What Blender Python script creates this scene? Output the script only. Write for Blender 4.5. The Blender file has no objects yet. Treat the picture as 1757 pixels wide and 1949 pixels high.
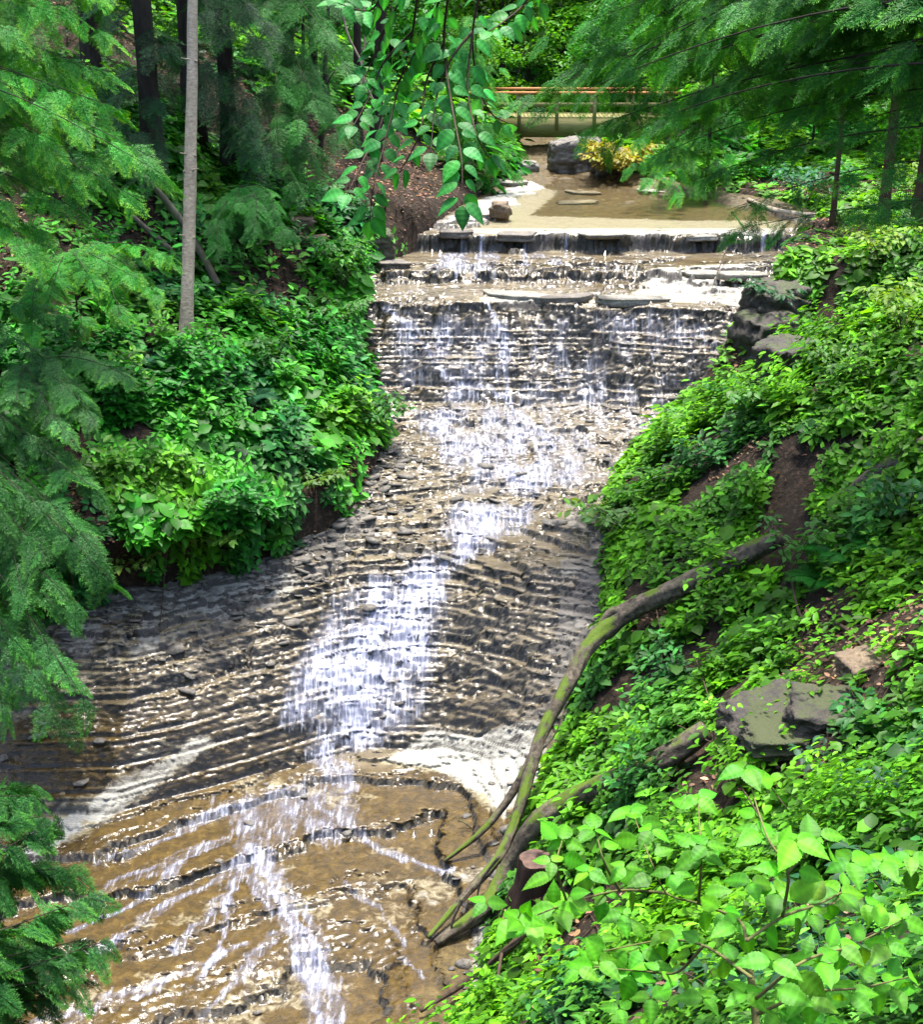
import bpy, math, random
import numpy as np
from mathutils import Vector
random.seed(7); RNG = np.random.default_rng(11)
R = math.radians
sc = bpy.context.scene
COL = sc.collection
# ------------------------------------------------------------------ camera, sky, sun
PITCH = R(21.7); FPX = 2700.0
cam = bpy.data.cameras.new("camera"); cam_o = bpy.data.objects.new("camera", cam); COL.objects.link(cam_o)
cam.sensor_width = 36.0; cam.lens = 36.0 * FPX / 1949.0
cam.clip_start = 0.1; cam.clip_end = 1500
cam_o.location = (0, 0, 0); cam_o.rotation_euler = (R(90) - PITCH, 0, 0)
sc.camera = cam_o
SUN_EL, SUN_AZ = R(75), R(14)          # azimuth: 0 = +Y, clockwise
w = bpy.data.worlds.new("World"); sc.world = w; w.use_nodes = True
nt = w.node_tree; bg = nt.nodes["Background"]
sky = nt.nodes.new("ShaderNodeTexSky"); sky.sky_type = 'NISHITA'; sky.sun_disc = False
sky.sun_elevation = SUN_EL; sky.sun_rotation = SUN_AZ; sky.air_density = 1.0; sky.dust_density = 3.0
nt.links.new(sky.outputs[0], bg.inputs[0]); bg.inputs[1].default_value = 0.15
sun = bpy.data.lights.new("sun", 'SUN'); sun_o = bpy.data.objects.new("sun", sun); COL.objects.link(sun_o)
sun.energy = 2.5; sun.angle = R(7); sun.color = (1.0, 0.96, 0.90)
sd = Vector((math.sin(SUN_AZ) * math.cos(SUN_EL), math.cos(SUN_AZ) * math.cos(SUN_EL), math.sin(SUN_EL)))
sun_o.rotation_euler = (-sd).to_track_quat('-Z', 'Y').to_euler()
sc.view_settings.view_transform = 'Standard'; sc.view_settings.look = 'None'
sc.view_settings.gamma = 1.0; sc.view_settings.exposure = 2.08
sc.cycles.max_bounces = 5; sc.cycles.diffuse_bounces = 3; sc.cycles.glossy_bounces = 2
sc.cycles.transmission_bounces = 3; sc.cycles.transparent_max_bounces = 8
sc.cycles.caustics_reflective = False; sc.cycles.caustics_refractive = False
sc.cycles.use_denoising = True; sc.cycles.denoising_prefilter = 'ACCURATE'; sc.cycles.sample_clamp_direct = 6; sc.cycles.sample_clamp_indirect = 3

# ------------------------------------------------------------------ helpers: pixels of the photograph to rays
CP, SP = math.cos(PITCH), math.sin(PITCH)
def ray(u, v):
    a = (u - 878.5) / FPX; b = -(v - 974.5) / FPX
    return np.array([a, CP + SP * b, -SP + CP * b])
def at(u, v, depth): return ray(u, v) * depth
def project(P):
    P = np.asarray(P); d = P[..., 1] * CP - P[..., 2] * SP
    d = np.where(d > .05, d, .05)
    return 878.5 + FPX * P[..., 0] / d, 974.5 - FPX * (P[..., 1] * SP + P[..., 2] * CP) / d, d
def sstep(a, b, x):
    t = np.clip((np.asarray(x, float) - a) / (b - a), 0, 1); return t * t * (3 - 2 * t)
# vectorised gradient noise
_perm = np.random.default_rng(3).permutation(512)
_ga = np.random.default_rng(4).uniform(0, 2 * np.pi, 512)
def noise2(x, y):
    x = np.asarray(x, float); y = np.asarray(y, float)
    xi = np.floor(x).astype(int); yi = np.floor(y).astype(int); fx = x - xi; fy = y - yi
    def g(ix, iy, dx, dy):
        h = _perm[(_perm[ix & 511] + iy) & 511]; a = _ga[h]; return np.cos(a) * dx + np.sin(a) * dy
    ux = fx * fx * fx * (fx * (fx * 6 - 15) + 10); uy = fy * fy * fy * (fy * (fy * 6 - 15) + 10)
    n00 = g(xi, yi, fx, fy); n10 = g(xi + 1, yi, fx - 1, fy); n01 = g(xi, yi + 1, fx, fy - 1); n11 = g(xi + 1, yi + 1, fx - 1, fy - 1)
    return 1.5 * ((n00 * (1 - ux) + n10 * ux) * (1 - uy) + (n01 * (1 - ux) + n11 * ux) * uy)
def fbm(x, y, o=4, g=.5):
    s = 0; a = 1
    for k in range(o):
        s = s + a * noise2(x * 2 ** k + 17.3 * k, y * 2 ** k - 9.1 * k); a *= g
    return s

# ------------------------------------------------------------------ terrain model
PS = np.array([-20, 8, 17.6, 21.5, 24.6, 25.6, 28.6, 29.6, 30.9, 33.2, 35.5, 36.1, 37.85, 37.95, 40.25, 40.33, 42.9, 43.0, 46, 56, 75])
PZ = np.array([-17, -16.1, -15.6, -15.25, -14.9, -14.2, -12.6, -12.35, -12.05, -11.55, -11.0, -10.6, -9.15, -8.98, -8.86, -8.66, -8.5, -8.06, -8.0, -7.9, -7.2])
def P(y): return np.interp(y, PS, PZ)
def warp(x, y):
    tl = 1 - sstep(29, 31.8, y); tr = 1 - sstep(29.3, 31, y)
    return y + .55 * tl * np.clip(-2.3 - x, 0, 4.2) + .42 * tr * np.clip(x + .4, 0, 4)
def base_z(x, y): return P(warp(x, y))
def rise_left(y): return np.interp(y, [18, 24, 29, 32, 34], [.35, .35, .3, .15, 0])
def hit_profile(u, v, rise=None):
    d = ray(u, v); t = np.linspace(10, 90, 8001); y = d[1] * t; z = d[2] * t
    h = base_z(d[0] * t, y) + (rise(y) if rise else 0)
    k = np.argmax(z < h); return d[:2] * t[k]
LPX = [(0, 1185), (100, 1165), (290, 1115), (450, 1080), (560, 1040), (660, 985), (715, 900), (740, 830), (715, 745), (685, 660), (695, 585), (690, 520), (780, 480), (835, 432), (905, 392), (985, 338)]
RPX = [(880, 1990), (905, 1949), (935, 1760), (975, 1630), (1030, 1500), (1090, 1350), (1140, 1210), (1140, 1080), (1150, 960), (1195, 870), (1290, 790), (1372, 715), (1432, 680), (1440, 640), (1462, 590), (1480, 520), (1515, 470), (1560, 420), (1475, 394), (1360, 374), (1230, 345), (1130, 325), (1060, 316)]
LE = [(-30, 19), (-16, 22.5)] + [tuple(hit_profile(u, v, rise_left)) for u, v in LPX] + [(2.1, 62), (1.2, 70), (0, 80)]
RE = [(-24, 3), (-9, 9), (-3.2, 13.6)] + [tuple(hit_profile(u, v)) for u, v in RPX] + [(4.2, 62), (3.6, 70), (3, 80)]
LE = np.array(LE); RE = np.array(RE); POLY = np.vstack([LE, RE[::-1]])
def dist_line(x, y, L):
    best = np.full(x.shape, 1e9)
    for (x0, y0), (x1, y1) in zip(L[:-1], L[1:]):
        dx, dy = x1 - x0, y1 - y0; q = dx * dx + dy * dy + 1e-12
        t = np.clip(((x - x0) * dx + (y - y0) * dy) / q, 0, 1)
        best = np.minimum(best, (x - x0 - t * dx) ** 2 + (y - y0 - t * dy) ** 2)
    return np.sqrt(best)
def inside(x, y, poly):
    r = np.zeros(x.shape, bool); n = len(poly)
    for i in range(n):
        x0, y0 = poly[i]; x1, y1 = poly[(i + 1) % n]
        c = ((y0 > y) != (y1 > y)); r ^= c & (x < (x1 - x0) * (y - y0) / (y1 - y0 + 1e-12) + x0)
    return r
def bed_smooth(x, y, dL, dR):
    s = warp(x, y) + .10 * np.clip(x - 1.0, 0, 9) ** 1.3 * sstep(29, 33, y) * (1 - sstep(38.5, 41, y)) + .35 * fbm(x * .45, y * .45, 2) * sstep(30, 33, y) * (1 - sstep(36.5, 38, y))
    s = s + (.30 * noise2(x * .8, y * .3 + 5) + .16 * noise2(x * 2.6, y * .5) + .07 * noise2(x * 7, y)) * sstep(36.8, 38, y)
    z = P(s)
    z = z + rise_left(y) * np.clip(1 - dL / 4.2, 0, 1) ** 1.4
    z = z + .25 * np.exp(-(((x - 1.35) / 1.0) ** 2 + ((y - 27.6) / 1.9) ** 2))
    z = z + .30 * np.clip(1 - dR / 1.6, 0, 1) * (1 - sstep(31, 34, y))
    z = z + .25 * np.clip(1 - dR / 1.2, 0, 1) * sstep(43.5, 46, y) + .2 * np.clip(1 - dL / 1.6, 0, 1) * sstep(43, 45, y)
    return z
# terrace heights of the shale layers
_lv = [-18.0]
while _lv[-1] < -5: _lv.append(_lv[-1] + random.choice([.014, .018, .022, .026, .03, .035, .045, .06] + ([.08, .15] if not -14.7 < _lv[-1] < -9.1 else [.05, .085, .11])))
LEV = np.array(_lv)
def bed_full(x, y, dL=None, dR=None, grad=None):
    if dL is None: dL = dist_line(x, y, LE); dR = dist_line(x, y, RE)
    z = bed_smooth(x, y, dL, dR)
    fl = 1 - sstep(23.5, 26, y)
    z = z + (.065 - .015 * fl) * fbm(x * .5 + 3, y * .5, 3) + (.04 - .028 * fl) * noise2(x * 1.7, y * 2.4) + (.018 - .010 * fl) * noise2(x * 5, y * 7) + .012 * noise2(x * 12, y * 14)
    s_ = warp(x, y); ix = np.floor(x * .75 + .8 * noise2(x * .8, y * 1.1) + .25 * noise2(x * 4, y * 4)).astype(int); iy = np.floor(s_ * 2.6 + 1.0 * noise2(x * .7 + 9, y * 1.2) + .35 * noise2(x * 5, y * 5 + 7)).astype(int)
    h = (_perm[(_perm[ix & 511] + iy) & 511] / 512.0 - .5); h2 = _perm[(_perm[(ix * 2 + np.floor(x * 2.1 + .6 * noise2(x * 3, y * 3)).astype(int)) & 511] + np.floor(s_ * 6 + .9 * noise2(x * 2, y * 2.5)).astype(int)) & 511] / 512.0 - .5; z = z + (h * (.11 - .07 * fl) + h2 * (.06 - .045 * fl)) * (1 - .8 * sstep(43.6, 44.6, y))
    zc = np.clip(z, LEV[0] + .01, LEV[-1] - .3)
    i = np.searchsorted(LEV, zc) - 1; st = LEV[i + 1] - LEV[i]; f = (zc - LEV[i]) / st
    rw = np.full(z.shape, .3) if grad is None else np.clip(.036 * grad / st, .05, .36)
    g = np.where(f < 1 - rw, .16 * f / (1 - rw), .16 + .84 * (f - 1 + rw) / rw)
    soft = sstep(44.5, 46.5, y)
    zz = LEV[i] + st * g
    return zz * (1 - .5 * soft) + z * .5 * soft, f, rw, st
def bank_rise(x, y, dL, dR):
    left = dL < dR
    wob = .35 * fbm(x * .3, y * .3, 3)
    faceL = np.interp(y, [20, 26, 31, 34, 42, 46], [1.1, 1.1, .6, .35, .7, .25])
    slL = np.interp(y, [30, 42, 48, 58], [.62, .6, .46, .42])
    hL = faceL * sstep(-.05, .35, dL) + slL * np.minimum(dL, 15) + .35 * np.maximum(dL - 15, 0)
    faceR = np.interp(y, [12, 25, 30, 34.5, 36, 37.5, 39.5, 43, 50], [.3, .35, .25, .25, 1.6, 2.0, 1.2, .35, .2])
    slR = np.interp(y, [6, 14, 20, 28, 34, 38, 44], [1.0, .9, .78, .66, .6, .5, .16])
    hR = faceR * sstep(-.05, .4, dR) + slR * dR
    ter = np.interp(y, [0, 6, 14, 22, 30, 37, 44, 60], [-3.6, -3.9, -4.3, -5.2, -6.3, -7.45, -7.72, -7.5])
    base = base_z(x, y) + np.where(left, rise_left(y), .3 * (1 - sstep(31, 34, y)))
    zr = base + hR
    zr = np.where(zr > ter, ter + .12 * np.tanh((zr - ter) / 4) + .33 * np.maximum(dR - 13, 0), zr)
    z = np.where(left, base + hL, zr)
    z = z + wob * sstep(.3, 2.5, np.minimum(dL, dR)) + .05 * noise2(x * 2.5, y * 2.5)
    return z + .42 * np.maximum(y - 66, 0) * sstep(0, 6, np.minimum(dL, dR) - 1)
def terrain(x, y):
    x = np.asarray(x, float); y = np.asarray(y, float)
    dL = dist_line(x, y, LE); dR = dist_line(x, y, RE); ins = inside(x, y, POLY)
    zb = bank_rise(x, y, dL, dR)
    return np.where(ins, base_z(x, y) - .7 + rise_left(y) * np.clip(1 - dL / 4.2, 0, 1) ** 1.4, zb), ins, dL, dR
def axis_points(segs):
    out = []
    for a, b, n in segs: out += list(np.linspace(a, b, n, endpoint=False))
    out.append(segs[-1][1]); return np.array(out)
GX = axis_points([(-260, -60, 20), (-60, -24, 36), (-24, 22, 230), (22, 60, 38), (60, 260, 20)])
GY = axis_points([(-120, -20, 12), (-20, 4, 24), (4, 62, 290), (62, 100, 60), (100, 420, 40)])
TXm, TYm = np.meshgrid(GX, GY)
TZ, TIN, TDL, TDR = terrain(TXm, TYm)
_gy, _gx = np.gradient(TDL, GY, GX)
def overhang(dL, y): return .95 * sstep(.12, .34, dL) * (1 - sstep(.5, 2.2, dL)) * sstep(22, 25, y) * (1 - sstep(27.5, 29.5, y))
TOV = overhang(TDL, TYm) * (~TIN) * (TDL < TDR)
def bil(A, x, y):
    x = np.asarray(x, float); y = np.asarray(y, float)
    i = np.clip(np.searchsorted(GX, x) - 1, 0, len(GX) - 2); j = np.clip(np.searchsorted(GY, y) - 1, 0, len(GY) - 2)
    fx = (x - GX[i]) / (GX[i + 1] - GX[i]); fy = (y - GY[j]) / (GY[j + 1] - GY[j])
    return (A[j, i] * (1 - fx) + A[j, i + 1] * fx) * (1 - fy) + (A[j + 1, i] * (1 - fx) + A[j + 1, i + 1] * fx) * fy
def gz(x, y): return bil(TZ, x, y)
def surf(x, y):
    x = np.atleast_1d(np.asarray(x, float)); y = np.atleast_1d(np.asarray(y, float))
    t = gz(x, y); ins = inside(x, y, POLY); b = bed_full(x, y)[0]
    return np.where(ins, np.maximum(b, t), t)
def ground(u, v, lo=5, hi=130):
    d = ray(u, v); t = np.arange(lo, hi, .05); q = d[None] * t[:, None]
    h = surf(q[:, 0], q[:, 1]); k = np.argmax(q[:, 2] < h)
    if q[k, 2] >= h[k]: k = len(t) - 1
    return np.array([q[k, 0], q[k, 1], h[k]]), t[k]

# ------------------------------------------------------------------ helpers: meshes and tags
def tag(o, label=None, cat=None, group=None, kind=None):
    if label: o['label'] = label
    if cat: o['category'] = cat
    if group: o['group'] = group
    if kind: o['kind'] = kind
    return o
def empty(name, loc, label, cat, group=None):
    o = bpy.data.objects.new(name, None); COL.objects.link(o); o.location = tuple(float(c) for c in loc); o.empty_display_size = .2
    return tag(o, label, cat, group)
def mesh(name, V, F, mat, parent=None, col=None, smooth=False, attrs=None):
    """V (n,3) in world space; F list of (m,3) / (m,4) index arrays"""
    V = np.asarray(V, np.float32)
    if parent is not None: V = V - np.array(parent.location, np.float32)[None]
    me = bpy.data.meshes.new(name); F = [np.asarray(f, np.int32) for f in F if len(f)]
    me.vertices.add(len(V)); me.vertices.foreach_set("co", V.ravel())
    nl = sum(f.size for f in F); npol = sum(len(f) for f in F)
    me.loops.add(nl); me.loops.foreach_set("vertex_index", np.concatenate([f.ravel() for f in F]))
    me.polygons.add(npol)
    sizes = np.concatenate([np.full(len(f), f.shape[1], np.int32) for f in F])
    me.polygons.foreach_set("loop_start", np.concatenate([[0], np.cumsum(sizes)[:-1]]).astype(np.int32))
    if smooth: me.polygons.foreach_set("use_smooth", np.ones(npol, bool))
    if col is not None:
        a = me.color_attributes.new("col", 'FLOAT_COLOR', 'POINT')
        c = np.ones((len(V), 4), np.float32); c[:, :3] = col; a.data.foreach_set("color", c.ravel())
    for k, val in (attrs or {}).items():
        a = me.attributes.new(k, 'FLOAT', 'POINT'); a.data.foreach_set("value", np.asarray(val, np.float32).ravel())
    me.materials.append(mat); me.update(); me.validate()
    o = bpy.data.objects.new(name, me); COL.objects.link(o)
    if parent is not None: o.parent = parent
    return o
class MB:
    def __init__(s): s.V = []; s.F = {3: [], 4: []}; s.C = []; s.n = 0
    def add(s, V, F, col=None):
        V = np.asarray(V, float); s.V.append(V)
        for f in F:
            f = np.asarray(f, int); s.F[f.shape[1]].append(f + s.n)
        s.C.append(np.broadcast_to(np.asarray(col if col is not None else (1, 1, 1), float), (len(V), 3))); s.n += len(V)
    def build(s, name, mat, parent=None, smooth=False):
        return mesh(name, np.vstack(s.V), [np.vstack(f) for f in s.F.values() if f], mat, parent, np.vstack(s.C), smooth)
def unit(v): v = np.asarray(v, float); return v / (np.linalg.norm(v, axis=-1, keepdims=True) + 1e-12)
def catmull(pts, per=6):
    p = np.asarray(pts, float); p = np.vstack([2 * p[0] - p[1], p, 2 * p[-1] - p[-2]]); out = []
    for i in range(1, len(p) - 2):
        for t in np.linspace(0, 1, per, endpoint=False):
            a, b, c, d = p[i - 1], p[i], p[i + 1], p[i + 2]
            out.append(.5 * (2 * b + (c - a) * t + (2 * a - 5 * b + 4 * c - d) * t * t + (3 * b - a - 3 * c + d) * t ** 3))
    out.append(p[-2]); return np.array(out)
def tube(pts, radii, sides=8, per=5, rough=0.0, cap=True, ridge=0.0):
    p = np.asarray(pts, float); r = np.asarray(radii, float) if np.ndim(radii) else np.full(len(p), radii)
    if per > 1:
        q = catmull(np.hstack([p, r[:, None]]), per); p, r = q[:, :3], np.maximum(q[:, 3], .0005)
    n = len(p); T = unit(np.gradient(p, axis=0)); ref = np.array([0, 0, 1.0])
    if abs(T[0] @ ref) > .9: ref = np.array([1.0, 0, 0])
    A = unit(np.cross(T, ref)); B = np.cross(T, A); an = np.linspace(0, 2 * np.pi, sides, endpoint=False)
    rr = r[:, None] * (1 + rough * RNG.normal(0, 1, (n, sides)))
    if ridge:
        al = np.concatenate([[0], np.cumsum(np.linalg.norm(np.diff(p, axis=0), axis=1))]); rr = rr * (1 + ridge * fbm(al[:, None] * 1.6 + 0 * an[None], np.cos(an)[None] * 2.6 + np.sin(an)[None] * 3.1 + 4 + 0 * al[:, None], 3) + ridge * .9 * noise2(al[:, None] * 2.2 + 0 * an[None], an[None] * 3.2 + 0 * al[:, None]) + .5 * ridge * fbm(al[:, None] * .9 + 30 + 0 * an[None], 0 * an[None] + 0 * al[:, None], 2))
    V = p[:, None] + rr[..., None] * (A[:, None] * np.cos(an)[None, :, None] + B[:, None] * np.sin(an)[None, :, None])
    V = V.reshape(-1, 3); i, j = np.meshgrid(np.arange(n - 1), np.arange(sides), indexing='ij'); k = (j + 1) % sides
    Q = np.stack([i * sides + j, i * sides + k, (i + 1) * sides + k, (i + 1) * sides + j], -1).reshape(-1, 4)
    F = [Q]
    if cap:
        V = np.vstack([V, p[:1], p[-1:]]); m = len(V); s = np.arange(sides)
        F.append(np.stack([np.full(sides, m - 2), (s + 1) % sides, s], 1)); e = (n - 1) * sides
        F.append(np.stack([np.full(sides, m - 1), e + s, e + (s + 1) % sides], 1))
    return V, F
# leaf shapes: x along, y across, z up
SMALL = (np.array([[0, 0, 0], [.26, .20, .035], [.62, .20, .02], [1, 0, -.12], [.62, -.20, .02], [.26, -.20, .035]]), [np.array([[0, 3, 2, 1], [0, 5, 4, 3]])])
NEEDLE = (np.array([[0, 0, 0], [.35, .5, 0], [1, 0, 0], [.35, -.5, 0]]), [np.array([[0, 3, 2, 1]])])
def _big():
    us = np.linspace(0, 1, 23); V = []; F = []; K = []
    for i, u in enumerate(us):
        w = max(.004, .31 * (np.sin(np.pi * min(1, u * 1.02) ** .72)) ** .9 * (1 - .25 * u ** 3)) ; sr = (.93 if i % 2 else 1.03); c = -.26 * u * u
        for sgn in (-1, -.5, 0, .5, 1):
            ww = w * (sr if abs(sgn) == 1 else 1); V.append((u - .06 * (1 - abs(sgn)) * 0 + .05 * abs(sgn) * (1 - u), sgn * ww, c + .30 * abs(sgn) * w - .16 * w * (abs(sgn) == 1) + (.006 if i % 4 < 2 else -.006) * (abs(sgn) == .5)))
            K.append(1.45 if sgn == 0 else (1.14 if i % 4 == 0 else .94) if abs(sgn) == .5 else (1.06 if i % 4 == 2 else .92))
    for i in range(len(us) - 1):
        for k in range(4): F.append((i * 5 + k, (i + 1) * 5 + k, (i + 1) * 5 + k + 1, i * 5 + k + 1))
    return np.array(V), [np.array(F)], np.array(K)
BIG = _big()
def _mid():
    us = [0, .25, .55, .8, 1]; ws = [0.01, .24, .28, .14, .004]; V = []; F = []
    for u, w in zip(us, ws):
        for sgn in (-1, 0, 1): V.append((u, sgn * w, -.2 * u * u + .3 * abs(sgn) * w))
    for i in range(4):
        for k in range(2): F.append((i * 3 + k, (i + 1) * 3 + k, (i + 1) * 3 + k + 1, i * 3 + k + 1))
    return np.array(V), [np.array(F)]
MID = _mid()
def leaves(shape, org, axis, nrm, ln, wf=1.0):
    """instances of a leaf shape -> V, F"""
    tv, tf = shape[:2]; n = len(org); X = unit(axis); Y = unit(np.cross(nrm, X)); Z = np.cross(X, Y)
    ln = np.broadcast_to(np.asarray(ln, float), (n,)); wf = np.broadcast_to(np.asarray(wf, float), (n,))
    V = org[:, None] + ln[:, None, None] * (X[:, None] * tv[None, :, 0, None] + (Y * wf[:, None])[:, None] * tv[None, :, 1, None] + Z[:, None] * tv[None, :, 2, None])
    off = (np.arange(n) * len(tv))[:, None, None]
    return V.reshape(-1, 3), [(f[None] + off).reshape(-1, f.shape[1]) for f in tf], len(tv)
def leafmesh(name, shape, org, axis, nrm, ln, wf, col, mat, parent=None):
    V, F, k = leaves(shape, org, axis, nrm, ln, wf); c = np.repeat(col, k, 0)
    if len(shape) > 2: c = c * np.tile(shape[2], len(org))[:, None]
    return mesh(name, V, F, mat, parent, c)
def jitter_col(base, n, amt=.22, hue=.12):
    b = np.broadcast_to(np.asarray(base, float), (n, 3)); v = np.exp(RNG.normal(0, amt, (n, 1))); h = np.exp(RNG.normal(0, hue, (n, 3)))
    return np.clip(b * v * h, .003, .9)
def rand_dirs(n, zlo=-1, zhi=1):
    z = RNG.uniform(zlo, zhi, n); a = RNG.uniform(0, 2 * np.pi, n); r = np.sqrt(1 - z * z); return np.stack([r * np.cos(a), r * np.sin(a), z], 1)

# ------------------------------------------------------------------ materials
def new_mat(name):
    m = bpy.data.materials.new(name); m.use_nodes = True; n = m.node_tree
    return m, n.nodes, n.links, n.nodes["Principled BSDF"], n.nodes["Material Output"]
def node(N, t, **kw):
    x = N.new(t)
    for k, v in kw.items():
        if k in ('operation', 'blend_type', 'data_type', 'attribute_name', 'noise_dimensions', 'interpolation_type', 'feature', 'distance', 'clamp_factor', 'vector_type', 'normalize'): setattr(x, k, v)
        else: x.inputs[k].default_value = v
    return x
def ramp(N, L, src, stops):
    r = N.new('ShaderNodeValToRGB'); e = r.color_ramp.elements
    while len(e) < len(stops): e.new(.5)
    for k, (p, c) in enumerate(stops): e[k].position = p; e[k].color = (*c, 1) if len(c) == 3 else c
    L.new(src, r.inputs[0]); return r.outputs[0]
def mixc(N, L, fac, a, b, mode='MIX'):
    m = N.new('ShaderNodeMix'); m.data_type = 'RGBA'; m.blend_type = mode
    for s, v in ((m.inputs[0], fac), (m.inputs[6], a), (m.inputs[7], b)):
        if hasattr(v, 'is_linked'): L.new(v, s)
        elif isinstance(v, (int, float)): s.default_value = v
        else: s.default_value = (*v, 1)
    return m.outputs[2]
def math_(N, L, op, a, b=None, clamp=False):
    m = N.new('ShaderNodeMath'); m.operation = op; m.use_clamp = clamp
    for i, v in enumerate((a, b)):
        if v is None: continue
        if hasattr(v, 'is_linked'): L.new(v, m.inputs[i])
        else: m.inputs[i].default_value = v
    return m.outputs[0]
def coords(N, L, scale=(1, 1, 1)):
    tc = N.new('ShaderNodeTexCoord'); mp = N.new('ShaderNodeMapping'); mp.inputs['Scale'].default_value = scale
    L.new(tc.outputs['Object'], mp.inputs[0]); return mp.outputs[0]
def ntex(N, L, vec, scale, detail=4, rough=.55, dist=0):
    t = node(N, 'ShaderNodeTexNoise', Scale=scale, Detail=detail, Roughness=rough, Distortion=dist); L.new(vec, t.inputs['Vector']); return t.outputs[0]
def leaf_mat(name, trans=.35, rough=.42, spec=.35):
    m, N, L, b, out = new_mat(name)
    at_ = node(N, 'ShaderNodeVertexColor'); at_.layer_name = 'col'
    nz = ntex(N, L, coords(N, L), 9, 3); c = mixc(N, L, .5, at_.outputs[0], ramp(N, L, nz, [(.3, (.55, .55, .5)), (.7, (1, 1, 1))]), 'MULTIPLY')
    L.new(c, b.inputs['Base Color']); b.inputs['Roughness'].default_value = rough; b.inputs['Specular IOR Level'].default_value = spec
    tr = N.new('ShaderNodeBsdfTranslucent'); L.new(mixc(N, L, 1.0, c, (1.5, 1.35, .5), 'MULTIPLY'), tr.inputs[0])
    mx = N.new('ShaderNodeMixShader'); mx.inputs[0].default_value = trans
    L.new(b.outputs[0], mx.inputs[1]); L.new(tr.outputs[0], mx.inputs[2]); L.new(mx.outputs[0], out.inputs[0]); return m
M_LEAF = leaf_mat('leaf', .4, .5, .22); M_NEEDLE = leaf_mat('needles', .2, .55, .2); M_DRY = leaf_mat('dry_leaf', .12, .75, .12)
def bark_mat(name, c1, c2, moss=0.0, scale=1.0, mosscol=(.07, .11, .012), bands=False, iso=False):
    m, N, L, b, out = new_mat(name)
    v = coords(N, L, (6 * scale, 6 * scale, (14 if bands else 6 if iso else 1.4) * scale)); n1 = ntex(N, L, v, 1.6, 6, .65, .4); n2 = ntex(N, L, coords(N, L), 1.3 * scale, 3)
    c = ramp(N, L, n1, [(.3, c1), (.68, c2)]); c = mixc(N, L, n2, c, tuple(.6 * x for x in c1))
    if moss:
        g = N.new('ShaderNodeNewGeometry'); sp = N.new('ShaderNodeSeparateXYZ'); L.new(g.outputs['Normal'], sp.inputs[0])
        n3 = ntex(N, L, coords(N, L), 2.2, 4); k = math_(N, L, 'ADD', math_(N, L, 'MULTIPLY', sp.outputs[2], .35), n3)
        k = ramp(N, L, k, [(.85 - moss * .4, (0, 0, 0)), (.97 - moss * .4, (1, 1, 1))]); c = mixc(N, L, k, c, mosscol)
    L.new(c, b.inputs['Base Color']); b.inputs['Roughness'].default_value = .85; b.inputs['Specular IOR Level'].default_value = .2
    bp = node(N, 'ShaderNodeBump', Strength=.8, Distance=.03); L.new(n1, bp.inputs['Height']); L.new(bp.outputs[0], b.inputs['Normal']); return m
M_BARK = bark_mat('dark_bark', (.018, .013, .010), (.075, .058, .045))
M_PALE = bark_mat('pale_bark', (.24, .19, .13), (.66, .57, .43), bands=True)
M_LOG = bark_mat('dead_wood', (.018, .015, .012), (.27, .22, .155), moss=.30, iso=True)
M_GREY = bark_mat('weathered_wood', (.10, .085, .06), (.36, .30, .21))
M_TWIG = bark_mat('twig_bark', (.035, .024, .016), (.13, .09, .055))
M_STEM = bark_mat('green_stem', (.10, .11, .03), (.24, .22, .08))
M_STUMP = bark_mat('stump_bark', (.016, .009, .006), (.06, .032, .022))

def ground_mat():
    m, N, L, b, out = new_mat('forest_soil'); v = coords(N, L)
    n1 = ntex(N, L, v, .7, 6, .6); n2 = ntex(N, L, v, 7, 6, .7); n3 = ntex(N, L, v, 30, 4, .7)
    c = ramp(N, L, n1, [(.35, (.010, .007, .005)), (.65, (.032, .023, .015))])
    c = mixc(N, L, ramp(N, L, n2, [(.5, (0, 0, 0)), (.62, (1, 1, 1))]), c, (.065, .042, .028))
    c = mixc(N, L, ramp(N, L, n3, [(.55, (0, 0, 0)), (.62, (1, 1, 1))]), c, (.028, .02, .014))
    L.new(c, b.inputs['Base Color']); b.inputs['Roughness'].default_value = .9; b.inputs['Specular IOR Level'].default_value = .15
    bp = node(N, 'ShaderNodeBump', Strength=1, Distance=.08); L.new(n2, bp.inputs['Height']); L.new(bp.outputs[0], b.inputs['Normal']); return m
M_SOIL = ground_mat()
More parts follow.
